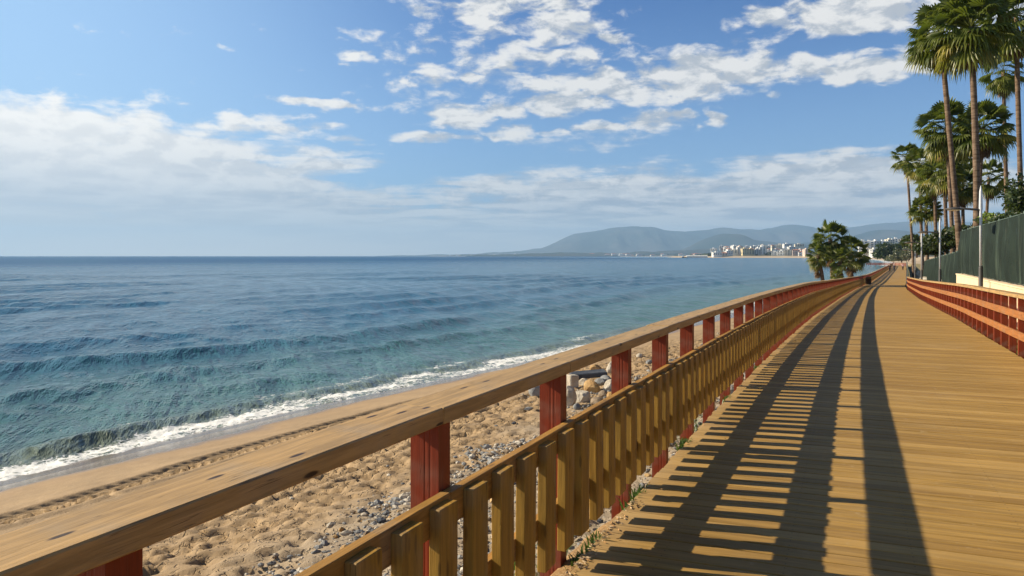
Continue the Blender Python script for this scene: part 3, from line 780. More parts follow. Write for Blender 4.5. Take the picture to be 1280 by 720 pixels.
def net_fence(s0, s1, lat, zb, ht, label, mat, step=2.4, pitch=.5, amp=.05, cat='fence', polemat=None):
    root = empty('fence', W(lat+float(off(s0)), s0, zb(s0))); tag(root, label, cat); inv = Matrix.Translation(-root.location)
    ss = np.arange(s0, s1, pitch/8); zz = np.linspace(.03, 1, 9)
    vs = []
    for s in ss:
        for q in zz:
            ph = (s/pitch)*2*math.pi+.8*math.sin(s*.7)
            w = (amp*(.5+.5*math.cos(ph))**2.2*(1 if int(s/step) % 2 else .8)+.03*math.sin(s*2.1+q*2))*(.35+.65*math.sin(math.pi*min(1, q+.12)))
            sag = -.05*math.sin(math.pi*((s-s0) % step)/step)*q
            vs.append(W(lat-w-.035+float(off(s)), s, zb(s)+ht*q+sag))
    n, m_ = len(ss), len(zz)
    fs = [(i*m_+j, (i+1)*m_+j, (i+1)*m_+j+1, i*m_+j+1) for i in range(n-1) for j in range(m_-1)]
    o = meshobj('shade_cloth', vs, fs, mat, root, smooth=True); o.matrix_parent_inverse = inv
    src = None
    for s in np.arange(s0, s1, step):
        if src is None: src = MB().tube([(0, 0, -.05), (0, 0, ht+.06)], .03, 8).build('post', polemat or M['fence_pole'], root, smooth=True); p = src
        else: p = copyof(src, root)
        p.location = W(lat+.02+float(off(s)), s, zb(s)); p.matrix_parent_inverse = inv
    for q in (ht+.0, .04):
        w = MB().tube([W(lat+.02+float(off(s)), s, zb(s)+q) for s in np.arange(s0, s1+.1, step)], .018, 6).build('rail_tube', polemat or M['fence_pole'], root, smooth=True); w.matrix_parent_inverse = inv
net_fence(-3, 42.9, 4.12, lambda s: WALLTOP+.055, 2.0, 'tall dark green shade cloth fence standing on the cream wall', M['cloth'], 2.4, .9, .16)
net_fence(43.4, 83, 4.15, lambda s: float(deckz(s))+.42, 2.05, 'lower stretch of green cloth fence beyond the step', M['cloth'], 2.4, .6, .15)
gm = plain('grey_mesh_panel', (.13, .12, .11), .8, .2, 2, .2)
net_fence(84, 290, 2.75, lambda s: float(deckz(s))-.05, 1.75, 'grey fence along the land side of the boardwalk past the end of the red railing', gm, 3.0, 3.0, .02)

def lamp(px, d, ytop, label):
    x = (px-640)/1000*d; l, s = to_ls(x, d); zb = float(deckz(s))-.2
    H = (320-ytop)/1000*d+CAMZ-zb
    root = empty('street_lamp', (x, d, zb), 0); tag(root, label, 'street lamp', 'street lamps along the land side')
    MB().tube([(0, 0, 0), (0, 0, .05), (0, 0, 1.75), (0, 0, 1.82)], [.11, .075, .068, .05], 12).build('pole_sleeve', M['pole_dark'], root, smooth=True)
    MB().tube([(0, 0, 1.80), (0, 0, H-.9), (0, 0, H-.75), (0, 0, H-.2), (0, 0, H)], [.045, .042, .060, .045, .008], 12).build('pole', M['pole_white'], root, smooth=True)
    # bracket towards the walk
    dx, dy = -CT*1.0, ST*1.0
    za = H-.80
    MB().tube([(dx*k, dy*k, za+z) for k, z in ((.03, -.02), (.2, .0), (.45, .03), (.62, .045))], [.042, .04, .036, .04], 8).build('arm', M['pole_dark'], root, smooth=True)
    sh = MB().lathe([(.02, .075), (.12, .062), (.22, .03), (.245, .0), (.235, -.012), (.20, -.015), (.05, -.02)], 20).build('lamp_shade', M['pole_dark'], root, smooth=True); sh.location = (dx*.80, dy*.80, za+.02); sh.scale = (1.15, 1.15, 1)
    gl = MB().lathe([(.19, -.016), (.17, -.04), (.08, -.055), (.01, -.058)], 16).build('glass', plain('lamp_glass', (.75, .70, .58), .3, .05), sh, smooth=True)
lamp(1226, 27, 232, 'nearest street lamp, pale pole with dark base, in front of the tall green fence')
lamp(1175, 42.7, 272, 'street lamp with dark lower pole standing in front of the lower pleated fence')
lamp(1152, 55, 289, 'third street lamp back, pale tip just left of the two slim palm trunks')
lamp(1144, 73, 302, 'farthest street lamp, smallest, near the end of the red railing on the land side')

# ------------------------------------------------------------------ plants
def leaf_mat(name, c1, c2, c3, trans=.35):
    m, t = newmat(name)
    tint = t.attr('tint'); pos = t.coord('Object')
    a = t.noise(pos, 1.6, 4, .6)
    c = t.mix(t.mr(tint, 0, .55, 0, 1, 'LINEAR'), c1, c2); c = t.mix(t.mr(tint, .75, 1.0), c, c3)
    c = t.mix(t.mr(a, .35, .7, 0, .35), c, sc3(c1, .6))
    b = t.bsdf(c, .42, None, .5)
    tl = t.new('ShaderNodeBsdfTranslucent', {'Color': t.mix(.5, c, (.16, .22, .02))})
    mx = t.new('ShaderNodeMixShader', {0: trans, 1: b, 2: tl.outputs[0]}); t.out(mx.outputs[0]); return m
M['frond'] = leaf_mat('palm_frond', (.062, .092, .013), (.20, .22, .03), (.42, .34, .06), .42)
M['dead'] = plain('dead_frond', (.16, .095, .045), .9, .35, 3)
M['bark'] = None
def bark_mat():
    m, t = newmat('palm_bark'); p = t.coord('Object')
    rings = t.noise(t.mapping(p, (1.5, 1.5, 9)), 1.0, 5, .7); f = t.noise(t.mapping(p, (14, 14, 2)), 1.0, 4, .6)
    c = t.mix(t.mr(rings, .35, .68), (.105, .066, .042), (.235, .165, .115)); c = t.mix(t.mr(f, .5, .75, 0, .5), c, (.06, .042, .03))
    t.out(t.bsdf(c, .9, t.bump(t.m('ADD', rings, f), .7, .03), .2)); return m
M['bark'] = bark_mat()
class LM:      # leaf mesh with a tint per face
    def __init__(s): s.v = []; s.f = []; s.t = []
    def build(s, name, mat, parent=None):
        o = meshobj(name, s.v, s.f, mat, parent); at = o.data.attributes.new('tint', 'FLOAT', 'FACE'); at.data.foreach_set('value', s.t); return o
def fan_leaf(lm, origin, azm, elv, pet, rad, tint, nseg=17, droop=.35, closed=1.0, rnd=random):
    """one costapalmate leaf: arched petiole, pleated blade, free drooping tips"""
    M3 = Matrix.Rotation(azm, 3, 'Z') @ Matrix.Rotation(-elv, 3, 'Y') @ Matrix.Rotation(rnd.uniform(-.5, .5), 3, 'X')
    o = Vector(origin)
    def P(x, y, z, wz=0.0):
        p = M3 @ Vector((x, y, z)); p = p+o; p.z -= wz; return p
    sag = lambda x: droop*.22*(x/(pet+rad))**2*(pet+rad)
    n = len(lm.v); w = .018
    pts = [0, pet*.5, pet]
    for x in pts:
        lm.v += [P(x, -w, 0, sag(x)), P(x, w, 0, sag(x)), P(x, 0, -w*1.2, sag(x))]
    for i in range(2):
        a = n+i*3
        for k in range(3): lm.f.append((a+k, a+(k+1) % 3, a+3+(k+1) % 3, a+3+k)); lm.t.append(min(1, tint+.35))
    span = R(100)*closed
    c0 = len(lm.v); lm.v.append(P(pet, 0, 0, sag(pet)))
    ring = []
    for j in range(2*nseg+1):
        an = -span+2*span*j/(2*nseg)
        rr = rad*.60*(1-.12*abs(an)/span); zf = .030*rad if j % 2 else -.030*rad
        x = pet+rr*math.cos(an); y = rr*math.sin(an)
        ring.append(len(lm.v)); lm.v.append(P(x, y, zf-abs(y)*.25, sag(math.hypot(x, y))))
    for j in range(2*nseg): lm.f.append((c0, ring[j], ring[j+1])); lm.t.append(max(0, tint-.1*(j % 2)))
    for j in range(nseg):
        an = -span+2*span*(2*j+1)/(2*nseg); r2 = rad*rnd.uniform(.86, 1.08)*(1-.22*abs(an)/span)
        xm = pet+r2*.82*math.cos(an); ym = r2*.82*math.sin(an); xt = pet+r2*math.cos(an+rnd.uniform(-.06, .06)); yt = r2*math.sin(an)
        dm = sag(math.hypot(xm, ym))+rad*droop*.10; dt = sag(math.hypot(xt, yt))+rad*droop*rnd.uniform(.30, .55)
        wv = Vector((-math.sin(an), math.cos(an), 0))*.028*rad
        k = len(lm.v)
        lm.v += [P(xm+wv.x, ym+wv.y, -abs(ym)*.25, dm), P(xm-wv.x, ym-wv.y, -abs(ym)*.25, dm), P(xt, yt, -abs(yt)*.25, dt)]
        a, b = ring[2*j], ring[2*j+2]
        lm.f += [(a, ring[2*j+1], k+1), (ring[2*j+1], b, k), (ring[2*j+1], k, k+1), (k, k+2, k+1)]; lm.t += [tint, tint, tint, min(1, tint+.12)]
def crown_mesh(seed, n=44, size=1.0, low=-50, yellow=.25, nseg=15):
    rnd = random.Random(seed); lm = LM()
    for i in range(n):
        q = (i+.5)/n; el = R(86-(86-low)*q**.85)+rnd.uniform(-.12, .12); a = i*2.39996+rnd.uniform(-.35, .35)
        if rnd.random() < .06: continue
        t_ = rnd.uniform(.0, .5)
        if q > .72 and rnd.random() < yellow: t_ = rnd.uniform(.75, 1)
        fan_leaf(lm, (0, 0, -.05*i/n), a, el, size*rnd.uniform(.75, 1.15), size*rnd.uniform(.85, 1.1), t_, nseg, droop=.25+.5*q+rnd.uniform(0, .2), closed=rnd.uniform(.75, 1.0), rnd=rnd)
    return lm
def skirt_mesh(seed, n=22, size=1.0, depth=.8):
    rnd = random.Random(seed); lm = LM()
    for i in range(n):
        fan_leaf(lm, (0, 0, -.15-rnd.random()*depth), i*2.4, R(rnd.uniform(-82, -62)), size*.45, size*.75, .9, 7, .3, .4, rnd)
    return lm
def palm(px, d, cx, cy, rad, trunk_r, label, seed, skirt=True, low=-50, n=58, yellow=.3, group=None, base_z=None, dy=0.0, nseg=15, cat='palm tree', depth=.8):
    bx = (px-640)/1000*d; l, s = to_ls(bx, d)
    if base_z is None: base_z = float(wall_top(s))-.1 if d < 88 else float(deckz(s))
    top = Vector(((cx-640)/1000*d, d+dy, (320-cy)/1000*d+CAMZ))
    root = empty('palm_tree', (bx, d, base_z)); tag(root, label, cat, group)
    T = top-Vector(root.location); pts = []; rr = []
    H = T.z; rnd = random.Random(seed)
    bend = rnd.uniform(-.25, .25)
    for i in range(15):
        q = i/14; pts.append((T.x*q**1.25+bend*math.sin(q*math.pi)*.5, T.y*q, T.z*q)); rr.append(trunk_r*(1.32-.42*min(1, q*3) if q < .33 else .90-.12*q)*(1+rnd.uniform(-.04, .04)))
    rr = [q*.86 for q in rr]
    MB().tube(pts, rr, 12).build('trunk', M['bark'], root, smooth=True)
    size = rad/1.95
    c = crown_mesh(seed, n, size, low, yellow, nseg).build('crown', M['frond'], root); c.location = T
    if skirt:
        k = skirt_mesh(seed+5, 26, size, depth).build('dead_fronds', M['dead'], root); k.location = T
    return root
G = 'fan palms behind the fence'
palm(1204, 48, 1176, 44, 2.35, .21, 'tall slim palm leaning left, the leftmost of the crowns at the top edge', 1, group=G)
palm(1221, 45, 1213, 34, 2.7, .24, 'thickest tall palm trunk rising just left of the street lamp head to the top edge', 2, group=G)
palm(1280, 50, 1270, 22, 2.9, .20, 'tall palm at the right edge of the picture, its crown cut by the frame', 3, group=G)
palm(1262, 62, 1254, 88, 2.0, .20, 'reddish palm trunk between the tall trunks and the right edge, with a drooping crown', 4, low=-75, n=30, group=G)
palm(1192, 60, 1183, 160, 2.5, .20, 'mid height palm whose crown fills the gap left of the thick trunk', 5, group=G)
palm(1215, 58, 1229, 160, 2.5, .19, 'mid height palm with bright crown spreading right of the thick trunk', 6, group=G)
palm(1143, 86, 1133, 196, 1.95, .18, 'leftmost slim palm of the row, standing clear against the sky', 7, group=G, n=30)
palm(1154, 76, 1150, 205, 1.8, .18, 'second slim palm from the left, crown touching its neighbour', 8, group=G, n=34)
palm(1171, 70, 1168, 220, 2.1, .19, 'shorter palm with brown skirt right of the two slim left palms', 9, group=G, n=36)
palm(1184, 66, 1180, 212, 2.1, .20, 'palm half hidden below the mid height crowns', 10, group=G)
palm(1230, 78, 1236, 222, 2.2, .2, 'palm with arching fronds showing right of the street lamp head', 11, group=G, n=30)
palm(1160, 72, 1157, 262, 1.7, .2, 'low bushy palm between the two slim left trunks and the fence', 12, group=G, skirt=False, low=-30)
palm(1196, 76, 1200, 196, 1.9, .2, 'palm between the mid height crowns, its trunk hidden behind the tall slim one', 14, group=G)
palm(1207, 70, 1203, 232, 1.9, .2, 'palm behind the thick trunk with its crown in the shade', 13, group=G)
G2 = 'palms on the beach beside the railing'
bz = lambda px, d: float(beach_z0(*to_ls((px-640)/1000*d, d)))
for a in ((1043, 82, 1038, 299, 2.35, .30, 'tallest of the beach palms, on the sand left of the boardwalk', 21, 46), (1060, 84.5, 1064, 314, 2.15, .28, 'right hand beach palm leaning towards the boardwalk', 22, 44), (1029, 80, 1022, 318, 1.55, .26, 'left hand beach palm with a short trunk', 23, 34), (1047, 79, 1050, 324, 1.5, .24, 'yellowish beach palm in front of the tallest one', 24, 36)):
    palm(a[0], a[1], a[2], a[3], a[4], a[5], a[6], a[7], n=a[8], group=G2, base_z=bz(a[0], a[1])-.1, yellow=.55 if a[7] in (24, 23) else .3, depth=1.5, low=-60)
palm(1046, 77.5, 1046, 345, .85, .10, 'small young bright green palm at the foot of the beach palms', 25, skirt=False, n=26, group=G2, base_z=bz(1046, 77.5)-.1, low=-20, nseg=11)

def bush_mesh(seed, rx, ry, rz, n, size, tmax=.6):
    r_ = np.random.default_rng(seed); lm = LM()
    nb = 9; cen = r_.normal(0, .42, (nb, 3)); cen[:, 2] = np.abs(cen[:, 2])*.8; rad = r_.uniform(.35, .62, nb)
    cen = np.vstack([[0, 0, .2], cen]); rad = np.concatenate([[.7], rad])
    tn = r_.uniform(0, tmax, nb+1)
    for i in range(n):
        k = r_.integers(0, nb+1); v = r_.normal(0, 1, 3); v /= np.linalg.norm(v); q = rad[k]*r_.uniform(.55, 1.05)
        p = cen[k]+v*q
        if p[2] < -.35: continue
        p = p*np.array([rx, ry, rz])
        a = r_.normal(0, 1, 3); a /= np.linalg.norm(a); b = np.cross(a, v+r_.normal(0, .5, 3)); b /= np.linalg.norm(b)+1e-9
        sz = size*r_.uniform(.6, 1.3); m_ = len(lm.v)
        lm.v += [tuple(p-a*sz), tuple(p+b*sz*.45), tuple(p+a*sz), tuple(p-b*sz*.45)]
        lm.f.append((m_, m_+1, m_+2, m_+3)); lm.t.append(float(np.clip(tn[k]+r_.uniform(-.15, .25), 0, 1)))
    return lm
M['leaf'] = leaf_mat('broad_leaf', (.020, .038, .012), (.060, .085, .022), (.12, .14, .03), .3)
M['leaf_grey'] = leaf_mat('grey_green_leaf', (.05, .06, .03), (.13, .13, .06), (.2, .18, .09), .2)
M['leaf_lime'] = leaf_mat('lime_leaf', (.10, .16, .02), (.22, .30, .03), (.35, .38, .05), .4)
def tree(px, d, ybot, rx, ry, rz, label, seed, n=2600, size=.16, mat='leaf', cat='tree', name='broadleaf_tree', trunk=1.2, group=None, zb=None):
    x = (px-640)/1000*d; zc = (320-ybot)/1000*d+CAMZ if zb is None else zb
    l, s = to_ls(x, d)
    root = empty(name, (x, d, zc)); tag(root, label, cat, group)
    b = MB().tube([(0, 0, -trunk), (.05*rx, 0, 0), (-.03*rx, .04*ry, rz*.5)], [max(.06, rx*.06), max(.05, rx*.05), .03], 8)
    for k in range(4):
        a = k*1.6+seed; b.tube([(0, 0, rz*.05), (math.cos(a)*rx*.3, math.sin(a)*ry*.3, rz*.35), (math.cos(a)*rx*.55, math.sin(a)*ry*.55, rz*.6)], [max(.04, rx*.035), max(.03, rx*.02), .015], 6)
    b.build('trunk', M['bark'], root, smooth=True)
    bush_mesh(seed, rx, ry, rz, n, size).build('crown', M[mat], root)
    return root
tree(1298, 46, 262, 1.4, 1.5, 2.2, 'dark rounded tree behind the fence at the right edge', 31, 4200, .15)
tree(1250, 44, 277, 1.7, 1.2, .45, 'low dark shrub above the fence top, left of the rounded tree', 32, 2600, .12, cat='shrub', name='shrub', trunk=2)
tree(1266, 38, 280, 1.5, 1.0, .42, 'broad shrub spilling over the fence top near the right edge', 36, 2600, .11, cat='shrub', name='shrub', trunk=2)
tree(1240, 40, 281, .8, .8, .55, 'lime green shrub glowing above the fence beside the nearest lamp', 33, 1300, .11, 'leaf_lime', cat='shrub', name='shrub', trunk=1.6)
tree(1168, 62, 312, 1.9, 1.6, 1.2, 'green shrub behind the lower fence between the second and third lamps', 34, 2600, .14, cat='shrub', name='shrub', trunk=1.5)
tree(1182, 56, 306, 1.6, 1.4, 1.0, 'green shrub behind the lower fence at the foot of the mid height palms', 35, 2400, .14, cat='shrub', name='shrub', trunk=1.5)
tree(1205, 52, 300, 1.8, 1.4, 1.1, 'dark shrub behind the step of the fence', 37, 2600, .14, cat='shrub', name='shrub', trunk=1.5)
tree(1222, 40, 345, 1.3, .3, 1.1, 'green creeper showing through the tall fence cloth beside the nearest lamp', 38, 1500, .09, cat='shrub', name='shrub', trunk=.3) if False else None
tree(1146, 92, 306, 1.8, 1.8, 1.1, 'dark shrub beyond the farthest street lamp', 39, 2400, .2, cat='shrub', name='shrub', trunk=1.5)
tree(1115, 470, 318, 9.5, 7, 7.2, 'large dark rounded tree on the far beach in line with the boardwalk', 41, 5000, .9, trunk=3)
tree(1101, 500, 319, 5, 4, 3.0, 'smaller dark tree left of the large rounded tree on the far beach', 42, 2200, .7, trunk=2)
tree(1134, 420, 316, 5.5, 5, 5.0, 'dark tree above the far end of the boardwalk', 43, 2400, .7, trunk=3)
for i, (px, d, y, rx, rz, lb) in enumerate(((1127, 380, 323, 5.5, 3.2, 'pale grey green dune scrub right of the large dark tree'), (1117, 400, 325, 3.5, 1.6, 'low dune scrub at the foot of the large dark tree'), (1136, 360, 320, 4, 3, 'grey green scrub above the end of the railing'))):
    tree(px, d, y, rx, rx*.8, rz, lb, 50+i, 1800, .45, 'leaf_grey', cat='shrub', name='shrub', trunk=2)

# woods on the far coast: one mass
def far_woods():
    lm = LM(); r_ = np.random.default_rng(5); cnt = 0
    for i in range(900):
        px = r_.uniform(560, 1150) if i % 2 else r_.uniform(830, 1060)
        if px > 880: d = r_.uniform(1930, 3200)
        elif px > 660: d = r_.uniform(3200, 8500) if px > 740 else r_.uniform(8000, 9000)
        else: d = r_.uniform(9500, 11000)
        if px > 1060: d = r_.uniform(1300, 2400)
        x = (px-640)/1000*d; z = float(landz(np.array([x]), np.array([d]))[0]); 
        if coast_sd(np.array([x]), np.array([d]))[0] < 40: continue
        sz = r_.uniform(5, 10)*max(1, d/3500); h = sz*r_.uniform(.5, .9); n = 7
        base = len(lm.v); ring = [(x+sz*math.cos(k/n*6.283)*r_.uniform(.8, 1.2), d+sz*math.sin(k/n*6.283), z-1) for k in range(n)]
        mid = [(p[0]*.0+x+(p[0]-x)*.85, d+(p[1]-d)*.85, z+h*r_.uniform(.5, .8)) for p in ring]
        lm.v += ring+mid+[(x, d, z+h)]
        for k in range(n):
            lm.f += [(base+k, base+(k+1) % n, base+n+(k+1) % n, base+n+k), (base+n+k, base+n+(k+1) % n, base+2*n)]; lm.t += [r_.uniform(0, .5)]*2
    o = lm.build('woodland', M['leaf']); tag(o, 'dark scattered trees between the buildings of the far coast', 'trees', kind='stuff')
far_woods()

# ------------------------------------------------------------------ buildings
bw = {k: plain('render_'+k, c, .85, .06, .3, .2, .02) for k, c in (('white', (.82, .81, .78)), ('cream', (.76, .70, .58)), ('yellow', (.72, .60, .36)), ('grey', (.58, .57, .55)), ('pink', (.70, .56, .47)))}
M['win'] = plain('dark_glazing', (.06, .07, .08), .3, .2, 1)
M['tile'] = plain('terracotta_tile', (.36, .14, .07), .9, .2, .5)
def block(w, dp, h, floors, colr, style, seed):
    """apartment block: walls, recessed window bays per storey, balcony slabs, roof"""
    rnd = random.Random(seed); a = MB(); b = MB(); c = MB()
    a.box(-w/2, w/2, -dp/2, dp/2, -6, h)
    n = max(2, int(w/5)); fh = h/floors
    for f in range(floors):
        for k in range(n):
            x0 = -w/2+w*(k+.22)/n; x1 = -w/2+w*(k+.78)/n
            b.box(x0, x1, -dp/2-.05, -dp/2+.3, f*fh+fh*.25, f*fh+fh*.8)
        a.box(-w/2-.3, w/2+.3, -dp/2-1.3, -dp/2-.06, f*fh+.0, f*fh+fh*.13)
        for side in (-1, 1):
            b.box(side*w/2-.06 if side < 0 else w/2-.2, -w/2+.2 if side < 0 else w/2+.06, -dp*.3, dp*.1, f*fh+fh*.3, f*fh+fh*.75)
    if style == 'flat':
        c.box(-w/2-.4, w/2+.4, -dp/2-.4, dp/2+.4, h+.01, h+.5); c.box(-w*.2, w*.1, -dp*.2, dp*.2, h+.51, h+3)
        roof = bw[colr]
    else:
        rh = min(w, dp)*.22
        c.add([(-w/2-.6, -dp/2-.6, h+.01), (w/2+.6, -dp/2-.6, h+.01), (w/2+.6, dp/2+.6, h+.01), (-w/2-.6, dp/2+.6, h+.01), (-w*.3, 0, h+rh), (w*.3, 0, h+rh)], [(0, 1, 5, 4), (1, 2, 5), (2, 3, 4, 5), (3, 0, 4), (3, 2, 1, 0)])
        roof = M['tile']
    return a, b, c, roof
def building(px, d, wpx, hpx, colr, style, label, seed, ybase=None, yaw=0, group=None, name='apartment_block', cat='building', parts=True):
    x = (px-640)/1000*d; w = wpx/1000*d; h = hpx/1000*d; z = float(landz(np.array([x]), np.array([d]))[0])
    if ybase is not None: z = CAMZ+(320-ybase)/1000*d
    fl = max(1, round(h/3.2))
    a, b, c, roof = block(w, max(9, w*.55), h, min(fl, 10), colr, style, seed)
    if parts:
        root = empty(name, (x, d, z), yaw); tag(root, label, cat, group)
        a.add(b.v, b.f, 1); a.build('wall', [bw[colr], M['win']], root); c.build('roof', roof, root)
    else:
        m = MB(); 
        for i, q in enumerate((a, b, c)): m.add(q.v, q.f, i)
        o = m.build(name, [bw[colr], M['win'], roof]); o.location = (x, d, z); o.rotation_euler[2] = yaw; tag(o, label, cat, group)
B = [  # px, d, w, h, colour, style, base y, label
    (896, 1915, 9, 4.5, 'white', 'flat', 319.0, 'low white block at the left end of the headland town'),
    (904, 1930, 8, 4, 'cream', 'tile', 319.4, 'low cream house on the waterfront left of the yellow blocks'),
    (911, 1940, 7, 5, 'white', 'flat', 317.5, 'white terraced block stepping up towards the yellow blocks'),
    (918, 1960, 6, 6, 'cream', 'flat', 316.5, 'cream block just left of the yellow blocks'),
    (924, 2000, 5, 12, 'white', 'flat', 318, 'narrow white tower behind the left yellow block'),
    (931, 1950, 7, 9.5, 'yellow', 'flat', 318, 'left of the two yellow apartment blocks on the waterfront'),
    (938.5, 1960, 6, 9, 'yellow', 'flat', 318, 'right of the two yellow apartment blocks on the waterfront'),
    (946, 1960, 7, 8.5, 'grey', 'flat', 318.3, 'grey apartment block right of the yellow pair'),
    (953, 1980, 6, 12, 'white', 'flat', 318, 'tall white block right of the grey one'),
    (944, 2150, 9, 7, 'white', 'flat', 313, 'white block on the rise behind the grey one'),
    (958, 2100, 7, 10, 'cream', 'flat', 316, 'cream block between the tall white block and the terraces'),
    (963, 2200, 10, 5, 'white', 'flat', 311, 'long white block on the skyline'),
    (969, 1900, 7, 6, 'white', 'flat', 319.2, 'white terraced block near the water, left of the long one'),
    (977, 1880, 8, 7.5, 'white', 'flat', 319, 'long white terraced block near the water'),
    (986, 1860, 8, 9, 'cream', 'flat', 319, 'cream terraced block left of the roofed houses'),
    (975, 2250, 9, 5, 'cream', 'flat', 309.5, 'cream block high on the slope above the terraces'),
    (989, 1900, 7, 5, 'white', 'flat', 312.5, 'white upper block above the terraces'),
    (995, 1830, 7, 8, 'pink', 'tile', 318.5, 'pink block with tiled roof near the beach'),
    (1002, 1800, 6, 5.5, 'white', 'tile', 319, 'white house with tiled roof left of the beach palms'),
    (1008, 1760, 6, 9, 'pink', 'flat', 318.5, 'pink block against the beach palms'),
    (984, 2200, 8, 3.5, 'white', 'flat', 307.5, 'small white block highest on the slope'),
    (999, 2150, 9, 3.5, 'cream', 'flat', 308.0, 'cream block highest on the slope beside the palms'),
    (892, 2300, 6, 3, 'white', 'flat', 313, 'white villa on the wooded rise left of the town'),
    (1079, 1250, 9, 11, 'white', 'flat', 310, 'leftmost white hillside block right of the beach palms'),
    (1087, 1300, 8, 12, 'white', 'flat', 311, 'second white hillside block from the beach palms'),
    (1095, 1350, 9, 10, 'white', 'flat', 309, 'white hillside block above the dark trees'),
    (1104, 1400, 9, 7, 'white', 'flat', 307, 'white block above the left shoulder of the large dark tree'),
    (1112, 1500, 8, 6, 'cream', 'flat', 304, 'cream hillside block on the skyline above the dark tree'),
    (1120, 1550, 8, 6, 'white', 'flat', 303, 'white block on the skyline right of the cream one'),
    (1128, 1500, 8, 8, 'cream', 'flat', 306, 'cream block on the hillside left of the palm trunks'),
    (1136, 1450, 8, 9, 'white', 'flat', 307, 'white block on the hillside behind the first palm trunk'),
    (1083, 1180, 10, 8, 'cream', 'flat', 317, 'cream waterfront block right of the beach palms'),
    (1093, 1150, 8, 8, 'grey', 'flat', 318, 'grey waterfront block left of the dark tree'),
    (1122, 1100, 9, 9, 'grey', 'flat', 314, 'greyish block peeping out above the large dark tree'),
    (1133, 1050, 8, 9, 'white', 'tile', 315, 'white tiled block right of the large dark tree'),
]
for i, (px, d, w, h, c, st, yb, lb) in enumerate(B):
    w *= 1.25; h *= .74
    building(px, d, w, h, c, st, lb, i, ybase=yb, yaw=random.uniform(-.5, .3))
r2 = random.Random(11)
for i in range(190):
    q = r2.random()
    if i < 105: px = r2.uniform(655, 880); d = 8300-(px-655)/225*3600+r2.uniform(0, 500); wp, hp = r2.uniform(2.5, 7.5), r2.uniform(1.3, 3.0)
    elif i < 122: px = r2.uniform(560, 655); d = r2.uniform(9900, 10900); wp, hp = r2.uniform(2, 4), r2.uniform(.9, 1.6)
    else: px = r2.uniform(900, 1012); d = r2.uniform(1990, 2600); wp, hp = r2.uniform(3, 6), r2.uniform(2, 4)
    x = (px-640)/1000*d
    if coast_sd(np.array([x]), np.array([d]))[0] < 30: d += 600; x = (px-640)/1000*d
    if coast_sd(np.array([x]), np.array([d]))[0] < 20: continue
    nm, g, lb = (('building', 'small pale buildings strung along the far shore', 'tiny pale building on the far shore below the mountain') if i < 105 else ('building', 'tiny buildings at the hazy end of the coast', 'tiny building at the hazy left end of the coast') if i < 122 else ('building', 'small houses among the headland town', 'small house filling in between the blocks of the headland town'))
    building(px, d, wp, hp, r2.choice(['white', 'white', 'cream', 'pink', 'white', 'white']), r2.choice(['flat', 'tile', 'flat']), lb, 200+i, yaw=r2.uniform(-.4, .4), group=g, name=nm, parts=False, ybase=None if i < 122 else 320-r2.uniform(3, 10))
building(665, 9350, 36, 2.2, 'cream', 'flat', 'long pale building low on the far shore left of the mountain', 400, name='long_building')
def pavilion():
    d = 1890; x = (871-640)/1000*d; root = empty('beach_pavilion', (x, d, SEA+.3)); tag(root, 'long low white pavilion at the water line left of the headland town', 'pavilion')
    MB().box(-25, 25, -4, 4, .0, 1.0).build('base', bw['grey'], root)
    m = MB()
    for k in range(-8, 9): m.box(k*3-.15, k*3+.15, -3.6, -3.3, 1, 3.2)
    m.build('pillar', bw['white'], root); MB().box(-24, 24, -2.5, 3.5, 1, 3.2).build('wall', bw['white'], root)
    MB().add([(-26, -4.6, 3.21), (26, -4.6, 3.21), (26, 4.6, 3.21), (-26, 4.6, 3.21), (-24, 0, 5), (24, 0, 5)], [(0, 1, 5, 4), (1, 2, 5), (2, 3, 4, 5), (3, 0, 4), (3, 2, 1, 0)]).build('roof', bw['white'], root)
pavilion()
def boat():
    d = 1750; x = (855.5-640)/1000*d; root = empty('motor_boat', (x, d, SEA)); tag(root, 'small dark hulled boat with a white wheelhouse off the headland', 'boat')
    st = [(-6, 1.6, 0), (-3, 2.0, 0), (2, 1.8, 0), (5, .9, .3), (6.5, .05, .9)]
    vs = []
    for x_, w_, r_ in st: vs += [(x_, -w_, 1.6+r_), (x_, -w_*.6, -.3), (x_, w_*.6, -.3), (x_, w_, 1.6+r_)]
    f = [(i*4+k, i*4+(k+1) % 4, i*4+4+(k+1) % 4, i*4+4+k) for i in range(4) for k in range(4)]+[(3, 2, 1, 0), (16, 17, 18, 19)]
    meshobj('hull', vs, f, M['pole_dark'], root)
    m = MB().box(-5, -1.5, -1.2, 1.2, 1.62, 4.2, .1); m.box(-4.6, -2.2, -.9, .9, 4.21, 5.0, .1); m.build('wheelhouse', bw['white'], root)
    MB().tube([(-3.4, 0, 5), (-3.4, 0, 7.5)], .08, 6).build('mast', M['galv'], root)
boat()

